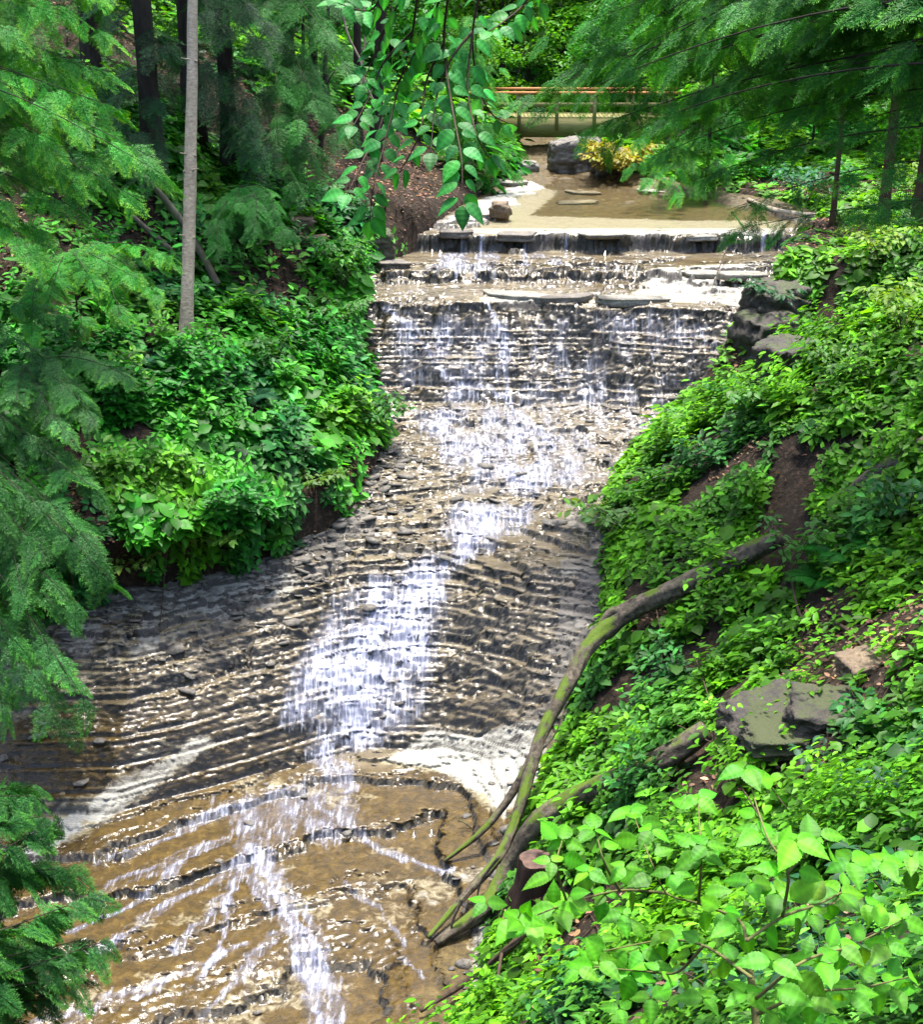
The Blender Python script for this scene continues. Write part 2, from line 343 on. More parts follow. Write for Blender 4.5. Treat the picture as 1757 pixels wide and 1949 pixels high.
def bed_mat():
    m, N, L, b, out = new_mat('wet_shale'); v = coords(N, L)
    def A(n): x = node(N, 'ShaderNodeAttribute', attribute_name=n); return x.outputs['Fac']
    flat = coords(N, L, (1, 1.6, 9)); n1 = ntex(N, L, flat, 1.1, 6, .6, .3); n2 = ntex(N, L, v, 5.5, 6, .68, .6); n3 = ntex(N, L, coords(N, L, (1, 2.2, 6)), 14, 5, .65)
    grey = ramp(N, L, n1, [(.3, (.06, .054, .046)), (.5, (.13, .115, .093)), (.72, (.25, .225, .18))])
    och = ramp(N, L, n2, [(.3, (.014, .0095, .002)), (.5, (.058, .036, .005)), (.74, (.14, .098, .024))])
    c = mixc(N, L, A('ochre'), grey, och)
    pk = math_(N, L, 'SUBTRACT', math_(N, L, 'ADD', A('pale'), math_(N, L, 'MULTIPLY', n2, 1.0)), .72)
    pk = ramp(N, L, pk, [(.05, (0, 0, 0)), (.28, (1, 1, 1))])
    c = mixc(N, L, pk, c, ramp(N, L, n3, [(.3, (.19, .18, .14)), (.7, (.38, .37, .32))]))
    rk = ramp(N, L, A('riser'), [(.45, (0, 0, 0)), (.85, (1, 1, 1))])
    c = mixc(N, L, rk, c, ramp(N, L, n3, [(.35, (.018, .016, .015)), (.7, (.11, .098, .082))]))  # steep ledge faces coloured darker: dark shale edges plus painted-in undercut shadow
    L.new(c, b.inputs['Base Color']); L.new(ramp(N, L, n3, [(.3, (.35,) * 3), (.7, (.65,) * 3)]), b.inputs['Roughness']); b.inputs['Specular IOR Level'].default_value = .35
    h = math_(N, L, 'ADD', n3, math_(N, L, 'MULTIPLY', n2, 1.2)); bp = node(N, 'ShaderNodeBump', Strength=.7, Distance=.035); L.new(h, bp.inputs['Height']); L.new(bp.outputs[0], b.inputs['Normal']); return m
M_BED = bed_mat()
def water_mat():
    m, N, L, b, out = new_mat('stream_water'); v = coords(N, L)
    def A(n): x = node(N, 'ShaderNodeAttribute', attribute_name=n); return x.outputs['Fac']
    foam = A('foam')
    n1 = ntex(N, L, coords(N, L, (4.6, .75, .45)), 3.2, 5, .64, .3); n2 = ntex(N, L, coords(N, L, (1, .75, .6)), 2.2, 3); n0 = ntex(N, L, v, 24, 3, .7)
    k = math_(N, L, 'ADD', math_(N, L, 'MULTIPLY', n1, .50), math_(N, L, 'MULTIPLY', n2, .25)); k = math_(N, L, 'ADD', k, math_(N, L, 'MULTIPLY', n0, .22))
    k = math_(N, L, 'ADD', k, math_(N, L, 'MULTIPLY', foam, .53)); 
    k = ramp(N, L, k, [(.68, (0, 0, 0)), (.96, (1, 1, 1))])
    k = math_(N, L, 'MAXIMUM', k, ramp(N, L, foam, [(.34, (0, 0, 0)), (.95, (.66, .66, .66))]))
    rip = math_(N, L, 'ADD', ntex(N, L, coords(N, L, (1, 1.3, 1)), 7, 4, .6, .8), math_(N, L, 'MULTIPLY', n0, .25))
    bp = node(N, 'ShaderNodeBump', Strength=.32, Distance=.03); L.new(rip, bp.inputs['Height'])
    gl = N.new('ShaderNodeBsdfGlossy'); gl.inputs['Roughness'].default_value = .14; L.new(bp.outputs[0], gl.inputs['Normal'])
    tp = N.new('ShaderNodeBsdfTransparent'); tp.inputs[0].default_value = (.93, .89, .78, 1)
    fr = node(N, 'ShaderNodeFresnel', IOR=1.33); L.new(bp.outputs[0], fr.inputs['Normal'])
    s1 = N.new('ShaderNodeMixShader'); L.new(fr.outputs[0], s1.inputs[0]); L.new(tp.outputs[0], s1.inputs[1]); L.new(gl.outputs[0], s1.inputs[2])
    bp2 = node(N, 'ShaderNodeBump', Strength=.9, Distance=.05); L.new(n1, bp2.inputs['Height'])
    L.new(ramp(N, L, n1, [(.36, (.16, .165, .225)), (.52, (.30, .31, .39)), (.66, (.62, .64, .70))]), b.inputs['Base Color']); b.inputs['Roughness'].default_value = .35; L.new(bp2.outputs[0], b.inputs['Normal'])
    s2 = N.new('ShaderNodeMixShader'); L.new(math_(N, L, 'MULTIPLY', k, .85), s2.inputs[0]); L.new(s1.outputs[0], s2.inputs[1]); L.new(b.outputs[0], s2.inputs[2])
    L.new(s2.outputs[0], out.inputs[0]); return m
M_WATER = water_mat()
def rock_mat(name, c1, c2, moss=0.0):
    m, N, L, b, out = new_mat(name); v = coords(N, L); n1 = ntex(N, L, coords(N, L, (1, 1, 4)), 3, 6, .65); n2 = ntex(N, L, v, 16, 5, .7)
    c = ramp(N, L, n1, [(.3, c1), (.7, c2)]); c = mixc(N, L, ramp(N, L, n2, [(.5, (0, 0, 0)), (.7, (1, 1, 1))]), c, tuple(.5 * x for x in c1))
    if moss:
        g = N.new('ShaderNodeNewGeometry'); sp = N.new('ShaderNodeSeparateXYZ'); L.new(g.outputs['Normal'], sp.inputs[0])
        k = math_(N, L, 'ADD', math_(N, L, 'MULTIPLY', sp.outputs[2], .4), ntex(N, L, v, 2.5, 5)); k = ramp(N, L, k, [(.95 - moss * .5, (0, 0, 0)), (1.0 - moss * .3, (1, 1, 1))])
        c = mixc(N, L, k, c, (.035, .045, .008))
    L.new(c, b.inputs['Base Color']); b.inputs['Roughness'].default_value = .7
    bp = node(N, 'ShaderNodeBump', Strength=.9, Distance=.04); L.new(n2, bp.inputs['Height']); L.new(bp.outputs[0], b.inputs['Normal']); return m
M_SLAB = rock_mat('pale_shale', (.12, .11, .085), (.34, .32, .26)); M_ROCK = rock_mat('grey_rock', (.07, .06, .05), (.22, .19, .15)); M_MOSSY = rock_mat('mossy_rock', (.035, .03, .022), (.12, .10, .065), .75); M_SLABD = rock_mat('shale_chip', (.05, .045, .038), (.20, .18, .145)); M_DARKROCK = rock_mat('dark_rock', (.016, .013, .010), (.065, .052, .035), .22); M_TANROCK = rock_mat('tan_rock', (.08, .055, .03), (.20, .14, .08))
def wood_mat(name, c1, c2):
    m, N, L, b, out = new_mat(name); n1 = ntex(N, L, coords(N, L, (.6, 6, 6)), 4, 5, .6); n2 = ntex(N, L, coords(N, L), 1.2, 3)
    c = mixc(N, L, n2, ramp(N, L, n1, [(.3, c1), (.7, c2)]), c1); L.new(c, b.inputs['Base Color']); b.inputs['Roughness'].default_value = .75; return m
M_RAIL = wood_mat('orange_rail_wood', (.40, .15, .045), (.60, .27, .09)); M_PLANK = wood_mat('algae_stained_wood', (.12, .11, .03), (.32, .29, .085)); M_POST = wood_mat('tan_post_wood', (.15, .125, .045), (.36, .31, .13))

# ------------------------------------------------------------------ setting: ground
ny, nx = TXm.shape; idx = np.arange(ny * nx).reshape(ny, nx)
Q = np.stack([idx[:-1, :-1], idx[:-1, 1:], idx[1:, 1:], idx[1:, :-1]], -1).reshape(-1, 4)
tag(mesh('ground', np.stack([TXm - _gx * TOV, TYm - _gy * TOV, TZ], -1).reshape(-1, 3), [Q], M_SOIL, smooth=True), kind='structure')

# ------------------------------------------------------------------ setting: stream bed and water
BX = np.arange(-15, 11.5, .046); BY = np.concatenate([np.arange(12, 15.5, .1), np.arange(15.5, 22.5, .042), np.arange(22.5, 38.3, .030), np.arange(38.3, 46, .042), np.arange(46, 60, .09), np.arange(60, 78, .3)])
BXm, BYm = np.meshgrid(BX, BY); bdL = dist_line(BXm, BYm, LE); bdR = dist_line(BXm, BYm, RE); bin_ = inside(BXm, BYm, POLY); keep = bin_ | (np.minimum(bdL, bdR) < .5)
zs = bed_smooth(BXm, BYm, bdL, bdR); gy, gx = np.gradient(zs, BY, BX); gm = np.sqrt(gx * gx + gy * gy) + .02
bz, bf, brw, bst = bed_full(BXm, BYm, bdL, bdR, gm)
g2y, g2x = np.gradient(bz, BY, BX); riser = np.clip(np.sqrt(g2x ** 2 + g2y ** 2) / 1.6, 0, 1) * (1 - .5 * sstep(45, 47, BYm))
ov = np.where(bf < .22, (1 - bf / .22), 0) * np.minimum(.08, .9 * bst)
DX, DY = -gx / gm * ov, -gy / gm * ov
def wpoly(px): return np.array([ground(u, v)[0][:2] for u, v in px])
def poly_mask(px, soft=.4):
    q = wpoly(px); ins = inside(BXm, BYm, q); d = dist_line(BXm, BYm, np.vstack([q, q[:1]]))
    return np.where(ins, sstep(-soft, soft, d), sstep(-soft, soft, -d))
def line_mask(px, width):
    q = catmull(wpoly(px), 4); wx = BXm + .10 * noise2(BXm * 2.3, BYm * 2.3) + .05 * noise2(BXm * 6, BYm * 6); best = np.full(BXm.shape, 1e9); al = np.zeros(BXm.shape); ac = 0
    for (x0, y0), (x1, y1) in zip(q[:-1], q[1:]):
        dx, dy = x1 - x0, y1 - y0; l = math.hypot(dx, dy) + 1e-9; t = np.clip(((wx - x0) * dx + (BYm - y0) * dy) / (l * l), 0, 1); d = np.hypot(wx - x0 - t * dx, BYm - y0 - t * dy); sg = np.where((wx - x0) * dy - (BYm - y0) * dx > 0, 1, -1)
        k = d < np.abs(best); best = np.where(k, d * sg, best); al = np.where(k, ac + t * l, al); ac += l
    st = noise2(best * 9 + 3 * len(px), al * 1.1) + .6 * noise2(best * 22, al * 3); return np.exp(-(best / width) ** 2) * np.clip(.78 + .42 * st, 0, 1.25)
foam = .04 * (1 - sstep(24.2, 26, BYm)) + .05 * sstep(24.2, 26, BYm) + .16 * fbm(BXm * .8, BYm * .8, 3); pale = np.zeros_like(BXm); ochre = np.zeros_like(BXm)
for px, s_ in [
    ([(735, 600), (930, 588), (1180, 585), (1400, 600), (1380, 690), (1300, 770), (1220, 860), (1150, 930), (1010, 955), (860, 955), (790, 850), (745, 740)], .43), ([(730, 595), (940, 588), (1000, 640), (1000, 760), (860, 790), (745, 740)], .52),
    ([(770, 780), (960, 760), (1100, 850), (1130, 930), (1000, 950), (890, 930), (810, 850)], .68),
    ([(865, 965), (1010, 965), (1000, 1010), (910, 1060), (850, 1110), (850, 1200), (800, 1330), (770, 1400), (680, 1430), (640, 1400), (545, 1370), (560, 1290), (610, 1180), (690, 1110), (790, 1080), (840, 1040)], 1.0),
    ([(600, 1410), (690, 1410), (660, 1500), (720, 1580), (640, 1610), (560, 1620), (430, 1600), (390, 1510), (560, 1490)], .58),
    ([(830, 470), (960, 465), (940, 525), (800, 525)], .62), ([(980, 475), (1080, 478), (1080, 510), (980, 510)], .5), ([(700, 540), (900, 540), (880, 565), (720, 570)], .35),
    ([(1100, 465), (1450, 465), (1440, 485), (1100, 490)], .35)]:
    foam = np.maximum(foam, s_ * poly_mask(px, .65) * np.clip(.88 + .45 * fbm(BXm * 1.6, BYm * .8, 3), .35, 1.15))
for px, wd, s_ in [([(735, 585), (790, 650), (850, 725)], .10, 1.0), ([(925, 575), (958, 640), (966, 750), (1000, 800), (1080, 850)], .09, 1.1), ([(850, 725), (960, 760), (1060, 860)], .12, .85),
    ([(480, 1610), (520, 1700), (590, 1800), (620, 1949)], .40, .86), ([(480, 1625), (380, 1690), (280, 1750), (150, 1830)], .20, .66), ([(470, 1650), (400, 1740), (330, 1810)], .20, .66), ([(430, 1600), (330, 1640), (200, 1690)], .28, .6),
    ([(520, 1780), (440, 1880), (380, 1949)], .18, .62), ([(300, 1880), (180, 1915), (60, 1949)], .3, .55), ([(882, 452), (872, 520)], .12, 1), ([(915, 455), (910, 522)], .10, 1), ([(1000, 472), (1000, 505)], .08, 1), ([(1080, 470), (1078, 490)], .06, .9), ([(1455, 455), (1450, 480)], .08, .9),
    ([(490, 1600), (440, 1680), (430, 1760), (380, 1860)], .12, .75), ([(560, 1500), (420, 1540), (300, 1600), (180, 1650)], .16, .7), ([(600, 1530), (700, 1600), (780, 1640), (860, 1660)], .14, .72), ([(560, 1800), (600, 1900), (610, 1960)], .16, .9), ([(350, 1640), (250, 1720), (130, 1780)], .10, .75), ([(470, 1800), (330, 1860), (200, 1900)], .10, .7), ([(660, 1680), (740, 1760), (800, 1860)], .10, .62),
    ([(640, 1400), (620, 1440), (650, 1500)], .5, .8), ([(700, 1350), (690, 1250), (760, 1150), (850, 1075)], .3, .98), ([(760, 600), (790, 620), (830, 735)], .5, .45)]:
    foam = np.maximum(foam, s_ * line_mask(px, wd))
for px, s_ in [([(830, 432), (900, 385), (1000, 345), (1060, 365), (1010, 410), (1300, 420), (1500, 420), (1480, 455), (1100, 452), (950, 447)], .75), ([(820, 1390), (1040, 1375), (1030, 1470), (960, 1560), (860, 1480), (720, 1450)], .72),
    ([(60, 1570), (250, 1480), (380, 1390), (430, 1415), (300, 1500), (100, 1620), (20, 1660)], .66), ([(900, 1760), (980, 1650), (1060, 1720), (1020, 1949), (880, 1949)], .6), ([(1240, 510), (1450, 500), (1410, 585), (1180, 572)], .6),
    ([(0, 1200), (300, 1125), (560, 1055), (600, 1120), (330, 1250), (160, 1330), (0, 1400)], .40), ([(640, 1660), (800, 1640), (830, 1750), (700, 1800)], .28), ([(900, 560), (1400, 560), (1400, 580), (900, 578)], .5), ([(1060, 355), (1280, 375), (1250, 400), (1090, 395)], .2), ([(600, 900), (860, 870), (860, 1000), (640, 1040)], .22)]:
    pale = np.maximum(pale, s_ * poly_mask(px, .3))
pale = np.maximum(pale, .34 * sstep(.12, .55, fbm(BXm * .55 + 80, BYm * .75, 3)) * (1 - sstep(24, 26, BYm)))
ochre = np.maximum(1 - sstep(23.6, 25.2, BYm + .5 * noise2(BXm * .6, BYm * .6)), .95 * sstep(43.8, 45.5, BYm))
ochre = np.maximum(ochre, .8 * poly_mask([(900, 500), (1440, 490), (1400, 580), (1000, 540)], .4)); ochre = np.maximum(ochre, .4 * sstep(.15, .7, fbm(BXm * .5 + 40, BYm * .5, 3)))
ochre *= 1 - .85 * sstep(.15, .9, rise_left(BYm) * np.clip(1 - bdL / 4.2, 0, 1) ** 1.4 * 2)
kf = keep[:-1, :-1] & keep[:-1, 1:] & keep[1:, 1:] & keep[1:, :-1]
def sub_grid(name, Z, dx, dy, face_mask, mat, attrs, smooth):
    n2, n1 = Z.shape; used = np.zeros(Z.shape, bool)
    used[:-1, :-1] |= face_mask; used[:-1, 1:] |= face_mask; used[1:, 1:] |= face_mask; used[1:, :-1] |= face_mask
    ids = np.full(Z.shape, -1); ids[used] = np.arange(used.sum())
    F = np.stack([ids[:-1, :-1][face_mask], ids[:-1, 1:][face_mask], ids[1:, 1:][face_mask], ids[1:, :-1][face_mask]], 1)
    V = np.stack([(BXm + dx)[used], (BYm + dy)[used], Z[used]], 1)
    return mesh(name, V, [F], mat, smooth=smooth, attrs={k: a[used] for k, a in attrs.items()})
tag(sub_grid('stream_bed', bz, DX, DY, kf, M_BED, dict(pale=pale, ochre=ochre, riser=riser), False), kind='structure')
# the sheet of water: everywhere but on the dry shelves and the rock ramp under the left bank
dry = np.maximum(sstep(.35, .6, pale + .25 * fbm(BXm * 1.2, BYm * 1.2, 3)), sstep(.12, .3, rise_left(BYm) * np.clip(1 - bdL / 4.2, 0, 1) ** 1.4 - foam))
dry = np.maximum(dry, sstep(.1, .2, .30 * np.clip(1 - bdR / 1.6, 0, 1) * (1 - sstep(31, 34, BYm)) - foam)); wet = (dry < .5) | (foam > .3)
wz = bz + .014 + .010 * foam + .02 * foam * noise2(BXm * 9, BYm * 9)
pool = np.maximum((BYm > 43.6) & (BYm < 62), False); lvl = P(BYm) + .05 + .006 * noise2(BXm * 3, BYm * 3)
wz = np.where(pool, np.maximum(lvl, bz + .004), wz); under = pool & (bz > lvl)
wet = np.where(pool, ~under, wet)
wf_ = kf & wet[:-1, :-1] & wet[1:, 1:] & wet[:-1, 1:] & wet[1:, :-1] & bin_[:-1, :-1]
tag(sub_grid('water', wz, DX * ~pool, DY * ~pool, wf_, M_WATER, dict(foam=foam), True), kind='structure')

# ------------------------------------------------------------------ plants: ground cover
EM = np.array((.018, .16, .013)); YG = np.array((.10, .25, .006)); DK = np.array((.008, .05, .010)); BL = np.array((.012, .095, .034)); LT = np.array((.055, .27, .013))
def sprig_set(n_leaf, spread):
    a = np.arange(n_leaf) * 2.4 + RNG.uniform(0, 1, n_leaf); t = np.linspace(.25, 1, n_leaf); r = .12 * np.ones(n_leaf)
    pos = np.stack([.05 * np.cos(a), .05 * np.sin(a), t], 1); el = RNG.uniform(-.35, .35, n_leaf) + .25 * t
    ax = np.stack([np.cos(a) * np.cos(el), np.sin(a) * np.cos(el), np.sin(el)], 1); nr = unit(np.array([0, 0, 1.0]) + RNG.normal(0, .22, (n_leaf, 3)))
    return pos, ax, nr, RNG.uniform(.75, 1.15, n_leaf) * spread
def scatter(n, xr, yr, accept):
    out = []; got = 0
    for _ in range(60):
        x = RNG.uniform(*xr, n); y = RNG.uniform(*yr, n); z = gz(x, y); u, v, d = project(np.stack([x, y, z], 1))
        ok = (u > -260) & (u < 2020) & (v > -150) & (v < 2150) & (d > 3) & ~inside(x, y, POLY)
        p = accept(x, y, z, u, v, d); ok &= RNG.uniform(0, 1, n) < p; out.append(np.stack([x, y, z], 1)[ok]); got += ok.sum()
        if got >= n: break
    q = np.vstack(out)[:n]; o_ = overhang(bil(TDL, q[:, 0], q[:, 1]), q[:, 1]) * (bil(TDL, q[:, 0], q[:, 1]) < bil(TDR, q[:, 0], q[:, 1])); gx_ = bil(_gx, q[:, 0], q[:, 1]); gy_ = bil(_gy, q[:, 0], q[:, 1]); q[:, 0] -= gx_ * o_; q[:, 1] -= gy_ * o_; return q
def ground_cover(name, pts, size, colf, hgt, label=None, n_leaf=7, shape=SMALL, wf=1.0):
    n = len(pts); V = []; Fs = []; C = []; base = 0; sets = [sprig_set(n_leaf, 1) for _ in range(5)]; which = RNG.integers(0, 5, n)
    eps = .25; nx_ = (gz(pts[:, 0] - eps, pts[:, 1]) - gz(pts[:, 0] + eps, pts[:, 1])) / (2 * eps); ny_ = (gz(pts[:, 0], pts[:, 1] - eps) - gz(pts[:, 0], pts[:, 1] + eps)) / (2 * eps)
    up = unit(np.stack([np.clip(nx_, -1.2, 1.2) * .6, np.clip(ny_, -1.2, 1.2) * .6, np.ones(n)], 1))
    for k in range(5):
        q = pts[which == k]; m = len(q)
        if not m: continue
        pos, ax, nr, ln = sets[k]; U = up[which == k]; a = RNG.uniform(0, 6.28, m); e1 = unit(np.cross(U, np.stack([np.cos(a), np.sin(a), 0 * a], 1))); e2 = np.cross(U, e1)
        h = hgt(q) * RNG.uniform(.4, 1.5, m) * (.25 + .75 * sstep(.2, 1.8, np.minimum(bil(TDR, q[:, 0], q[:, 1]), bil(TDL, q[:, 0], q[:, 1]) + 1.0))) * (1 - .6 * sstep(34, 36.5, q[:, 1]) * (bil(TDR, q[:, 0], q[:, 1]) < bil(TDL, q[:, 0], q[:, 1]))); s = size * (.45 + .55 * project(q)[2] / 28) * RNG.uniform(.65, 1.45, m)
        def tr(v): return v[None, :, 0, None] * e1[:, None] + v[None, :, 1, None] * e2[:, None] + v[None, :, 2, None] * U[:, None]
        O = q[:, None] + (pos[None, :, 0, None] * e1[:, None] + pos[None, :, 1, None] * e2[:, None]) * (s * 2)[:, None, None] + pos[None, :, 2, None] * U[:, None] * h[:, None, None]
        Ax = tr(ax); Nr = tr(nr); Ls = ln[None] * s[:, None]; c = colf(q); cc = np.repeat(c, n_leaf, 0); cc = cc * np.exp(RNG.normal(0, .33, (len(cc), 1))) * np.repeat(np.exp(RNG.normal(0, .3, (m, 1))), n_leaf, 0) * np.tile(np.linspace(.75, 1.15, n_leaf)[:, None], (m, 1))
        v, f, kk = leaves(shape, O.reshape(-1, 3), Ax.reshape(-1, 3), Nr.reshape(-1, 3), Ls.ravel(), wf)
        V.append(v); Fs += [x + base for x in f]; base += len(v); C.append(np.repeat(cc, kk, 0))
    fs = {}
    for f in Fs: fs.setdefault(f.shape[1], []).append(f)
    o = mesh(name, np.vstack(V), [np.vstack(f) for f in fs.values()], M_LEAF, col=np.clip(np.vstack(C), .003, .8)); tag(o, label, 'plants' if label else None, kind='stuff'); return o
LITTER = [(1680, 1230, 2.0), (1600, 1330, 1.3), (1640, 1290, 1.2), (1480, 1390, 1.0), (1560, 1200, .8), (700, 940, 1.3), (610, 1000, .9), (520, 505, 2.2), (560, 540, 1.3), (640, 250, 3.0), (690, 300, 2.5), (760, 380, 1.3), (1430, 640, .9), (1400, 700, .7), (1440, 560, 1.0), (1240, 1180, .45), (1520, 450, 2.4), (1580, 440, 2.8), (1680, 435, 3.0), (90, 420, 3.5), (250, 470, 2), (1400, 640, .5), (1420, 870, .7), (1600, 1750, .9), (330, 620, .8), (150, 640, .8), (1300, 1860, .5), (1060, 1830, .8), (1010, 1720, .6), (110, 870, .7), (160, 970, .6), (1480, 1380, .8)]
LW = [(ground(u, v)[0], r) for u, v, r in LITTER]
def litter_mask(x, y):
    m = np.zeros(len(x))
    for p, r in LW: m = np.maximum(m, np.exp(-(((x - p[0]) ** 2 + (y - p[1]) ** 2) / (r * r)) ** 2))
    return m
def acc_left(x, y, z, u, v, d):
    s = (bil(TDL, x, y) < bil(TDR, x, y)); fade = sstep(46, 41, y) if False else 1 - sstep(38, 43, y); hi = 1 - sstep(5.5, 9.5, bil(TDL, x, y) + 2 * fbm(x * .35, y * .35, 2))
    return s * fade * np.maximum(hi, .12) * (1 - .93 * litter_mask(x, y)) * sstep(-.30, .12, fbm(x * .8, y * .8, 3) + .18)
def acc_right(x, y, z, u, v, d):
    s = (bil(TDL, x, y) >= bil(TDR, x, y)); near = np.clip((d / 26) ** -1.4, .4, 2.5)
    return s * (1 - sstep(44, 50, y)) * np.minimum(1, .55 * near) * (1 - .93 * litter_mask(x, y)) * sstep(-.28, .12, fbm(x * .7 + 50, y * .7, 3) + .14)
def col_left(q):
    n = fbm(q[:, 0] * .45 + 9, q[:, 1] * .45, 3)[:, None]; k = sstep(-.5, .5, n); c = EM * (1 - k) + LT * k
    y = sstep(.15, .6, fbm(q[:, 0] * .5 + 70, q[:, 1] * .5, 2))[:, None]; c = c * (1 - .6 * y) + YG * .6 * y; b = sstep(.2, .6, fbm(q[:, 0] * .4 - 30, q[:, 1] * .4, 2))[:, None]; return c * (1 - .6 * b) + BL * .6 * b
def col_right(q):
    n = fbm(q[:, 0] * .5 + 20, q[:, 1] * .5, 3)[:, None]; k = sstep(-.5, .45, n); c = (EM * .45 + YG * .45) * (1 - k) + (YG * .85 + LT * .35) * k
    b = sstep(.25, .6, fbm(q[:, 0] * .4 - 60, q[:, 1] * .4, 2))[:, None]; c = c * (1 - .6 * b) + BL * .6 * b
    e = sstep(-2, 10, 14 - q[:, 1])[:, None]; return c * (1 - .55 * e) + BL * .55 * e
hg = lambda q: .10 + .75 * sstep(-.35, .7, fbm(q[:, 0] * .75, q[:, 1] * .75, 3)) ** 1.5
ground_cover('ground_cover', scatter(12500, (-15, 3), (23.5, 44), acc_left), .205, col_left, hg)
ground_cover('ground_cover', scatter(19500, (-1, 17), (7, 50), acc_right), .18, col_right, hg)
def acc_far(x, y, z, u, v, d): return sstep(47, 53, y) * sstep(-.3, .2, fbm(x * .3, y * .3, 3) + .15) * (1 - .95 * litter_mask(x, y))
def col_far(q):
    k = sstep(-.4, .4, fbm(q[:, 0] * .2 + 5, q[:, 1] * .2, 3))[:, None]; return EM * (1 - k) + (YG * .6 + LT * .5) * k
ground_cover('understorey', scatter(9000, (-26, 30), (47, 84), acc_far), .34, col_far, lambda q: .3 + .8 * sstep(-.3, .6, fbm(q[:, 0] * .5, q[:, 1] * .5, 2)))
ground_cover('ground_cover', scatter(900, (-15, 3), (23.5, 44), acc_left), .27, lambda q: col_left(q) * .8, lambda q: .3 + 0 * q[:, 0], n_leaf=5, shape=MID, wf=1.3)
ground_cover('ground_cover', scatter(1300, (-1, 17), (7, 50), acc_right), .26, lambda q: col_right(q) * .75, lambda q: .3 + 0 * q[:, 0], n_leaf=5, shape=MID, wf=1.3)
# shale chips on the ramp under the left bank and along the right water edge
n = 4200; x = RNG.uniform(-13, 6, n * 6); y = RNG.uniform(17, 37, n * 6); i_ = inside(x, y, POLY); dl_, dr_ = dist_line(x, y, LE), dist_line(x, y, RE)
pr = np.where(y < 33, np.exp(-dl_ / .7), .0) + .30 * np.exp(-dr_ / .3) + .0025; k_ = i_ & (RNG.uniform(0, 1, n * 6) < pr); x, y = x[k_][:n], y[k_][:n]; z = bed_full(x, y)[0]; n = len(x)
an = np.arange(6) * np.pi / 3; th = RNG.uniform(0, 6.28, n); sz = RNG.uniform(.02, .075, n) * RNG.choice([.6, .8, 1, 1.9], n); rr = RNG.uniform(.7, 1.25, (n, 6)); tl = RNG.normal(0, .18, (n, 2)); hh = sz * RNG.uniform(.15, .4, n); V = []
for lev in (0, 1): px, py = np.cos(an + th[:, None]) * rr * sz[:, None] * 1.5, np.sin(an + th[:, None]) * rr * sz[:, None]; V.append(np.stack([x[:, None] + px, y[:, None] + py, z[:, None] + .01 + lev * hh[:, None] + px * tl[:, :1] + py * tl[:, 1:]], -1))
V = np.concatenate(V, 1).reshape(-1, 3); off = (np.arange(n) * 12)[:, None]; Fq = np.vstack([np.array([k, (k + 1) % 6, 6 + (k + 1) % 6, 6 + k])[None] + off for k in range(6)] + [np.array(q)[None] + off for q in ((6, 7, 8, 9), (6, 9, 10, 11))])
tag(mesh('shale_rubble', V, [Fq], M_SLABD), kind='stuff')
# fallen leaves
def fallen(name, n, xr, yr, accept, colr, size):
    p = scatter(n, xr, yr, accept); p = p + np.array([0, 0, .02]); nr = unit(np.array([0, 0, 1.0]) + RNG.normal(0, .35, (len(p), 3))); ax = rand_dirs(len(p), -.3, .3)
    leafmesh(name, SMALL, p, ax, nr, size * RNG.uniform(.6, 1.4, len(p)), 1.2, jitter_col(colr, len(p), .4, .12), M_DRY)
    tag(bpy.data.objects[name], kind='stuff')
fallen('leaf_litter', 30000, (-20, 18), (6, 62), lambda x, y, z, u, v, d: np.clip(.05 + .95 * litter_mask(x, y) + .5 * sstep(44, 48, y), 0, 1), (.20, .12, .075), .11)

# ------------------------------------------------------------------ plants: hemlock sprays
def spray_template(step=.05, sub=.042, tl=.075, tw=.0165):
    pos, ax, ln, tip = [], [], [], []
    def droop(x, y): return -.16 * x * x - .22 * y * y
    xs = np.arange(.05, 1.0, step)
    for k, x in enumerate(xs):
        for sgn in (-1, 1):
            L_ = (.42 * (1 - x) ** .75 + .05) * random.uniform(.75, 1.15); an = R(random.uniform(46, 60)) * sgn
            m = max(1, int(L_ / sub))
            for j in range(m + 1):
                t = (j + .4) / (m + 1) * L_; px = x + t * math.cos(an); py = t * math.sin(an); pz = droop(px, py) + random.gauss(0, .008)
                for s2 in ((-1, 1) if j < m else (0,)):
                    a2 = an + s2 * R(random.uniform(32, 50)); l2 = tl * random.uniform(.7, 1.25) * (1 - .3 * t / L_)
                    pos.append((px, py, pz)); ax.append((math.cos(a2), math.sin(a2), -.30 * abs(py) - .25 * px + random.gauss(0, .12))); ln.append(l2); tip.append(t / max(L_, .01) * .7 + .5 * x)
    pos, ax = np.array(pos), unit(ax); return pos, ax, np.array(ln), np.array(tip), tw
SPR_F = [spray_template() for _ in range(3)]; SPR_C = [spray_template(.07, .065, .12, .03) for _ in range(3)]
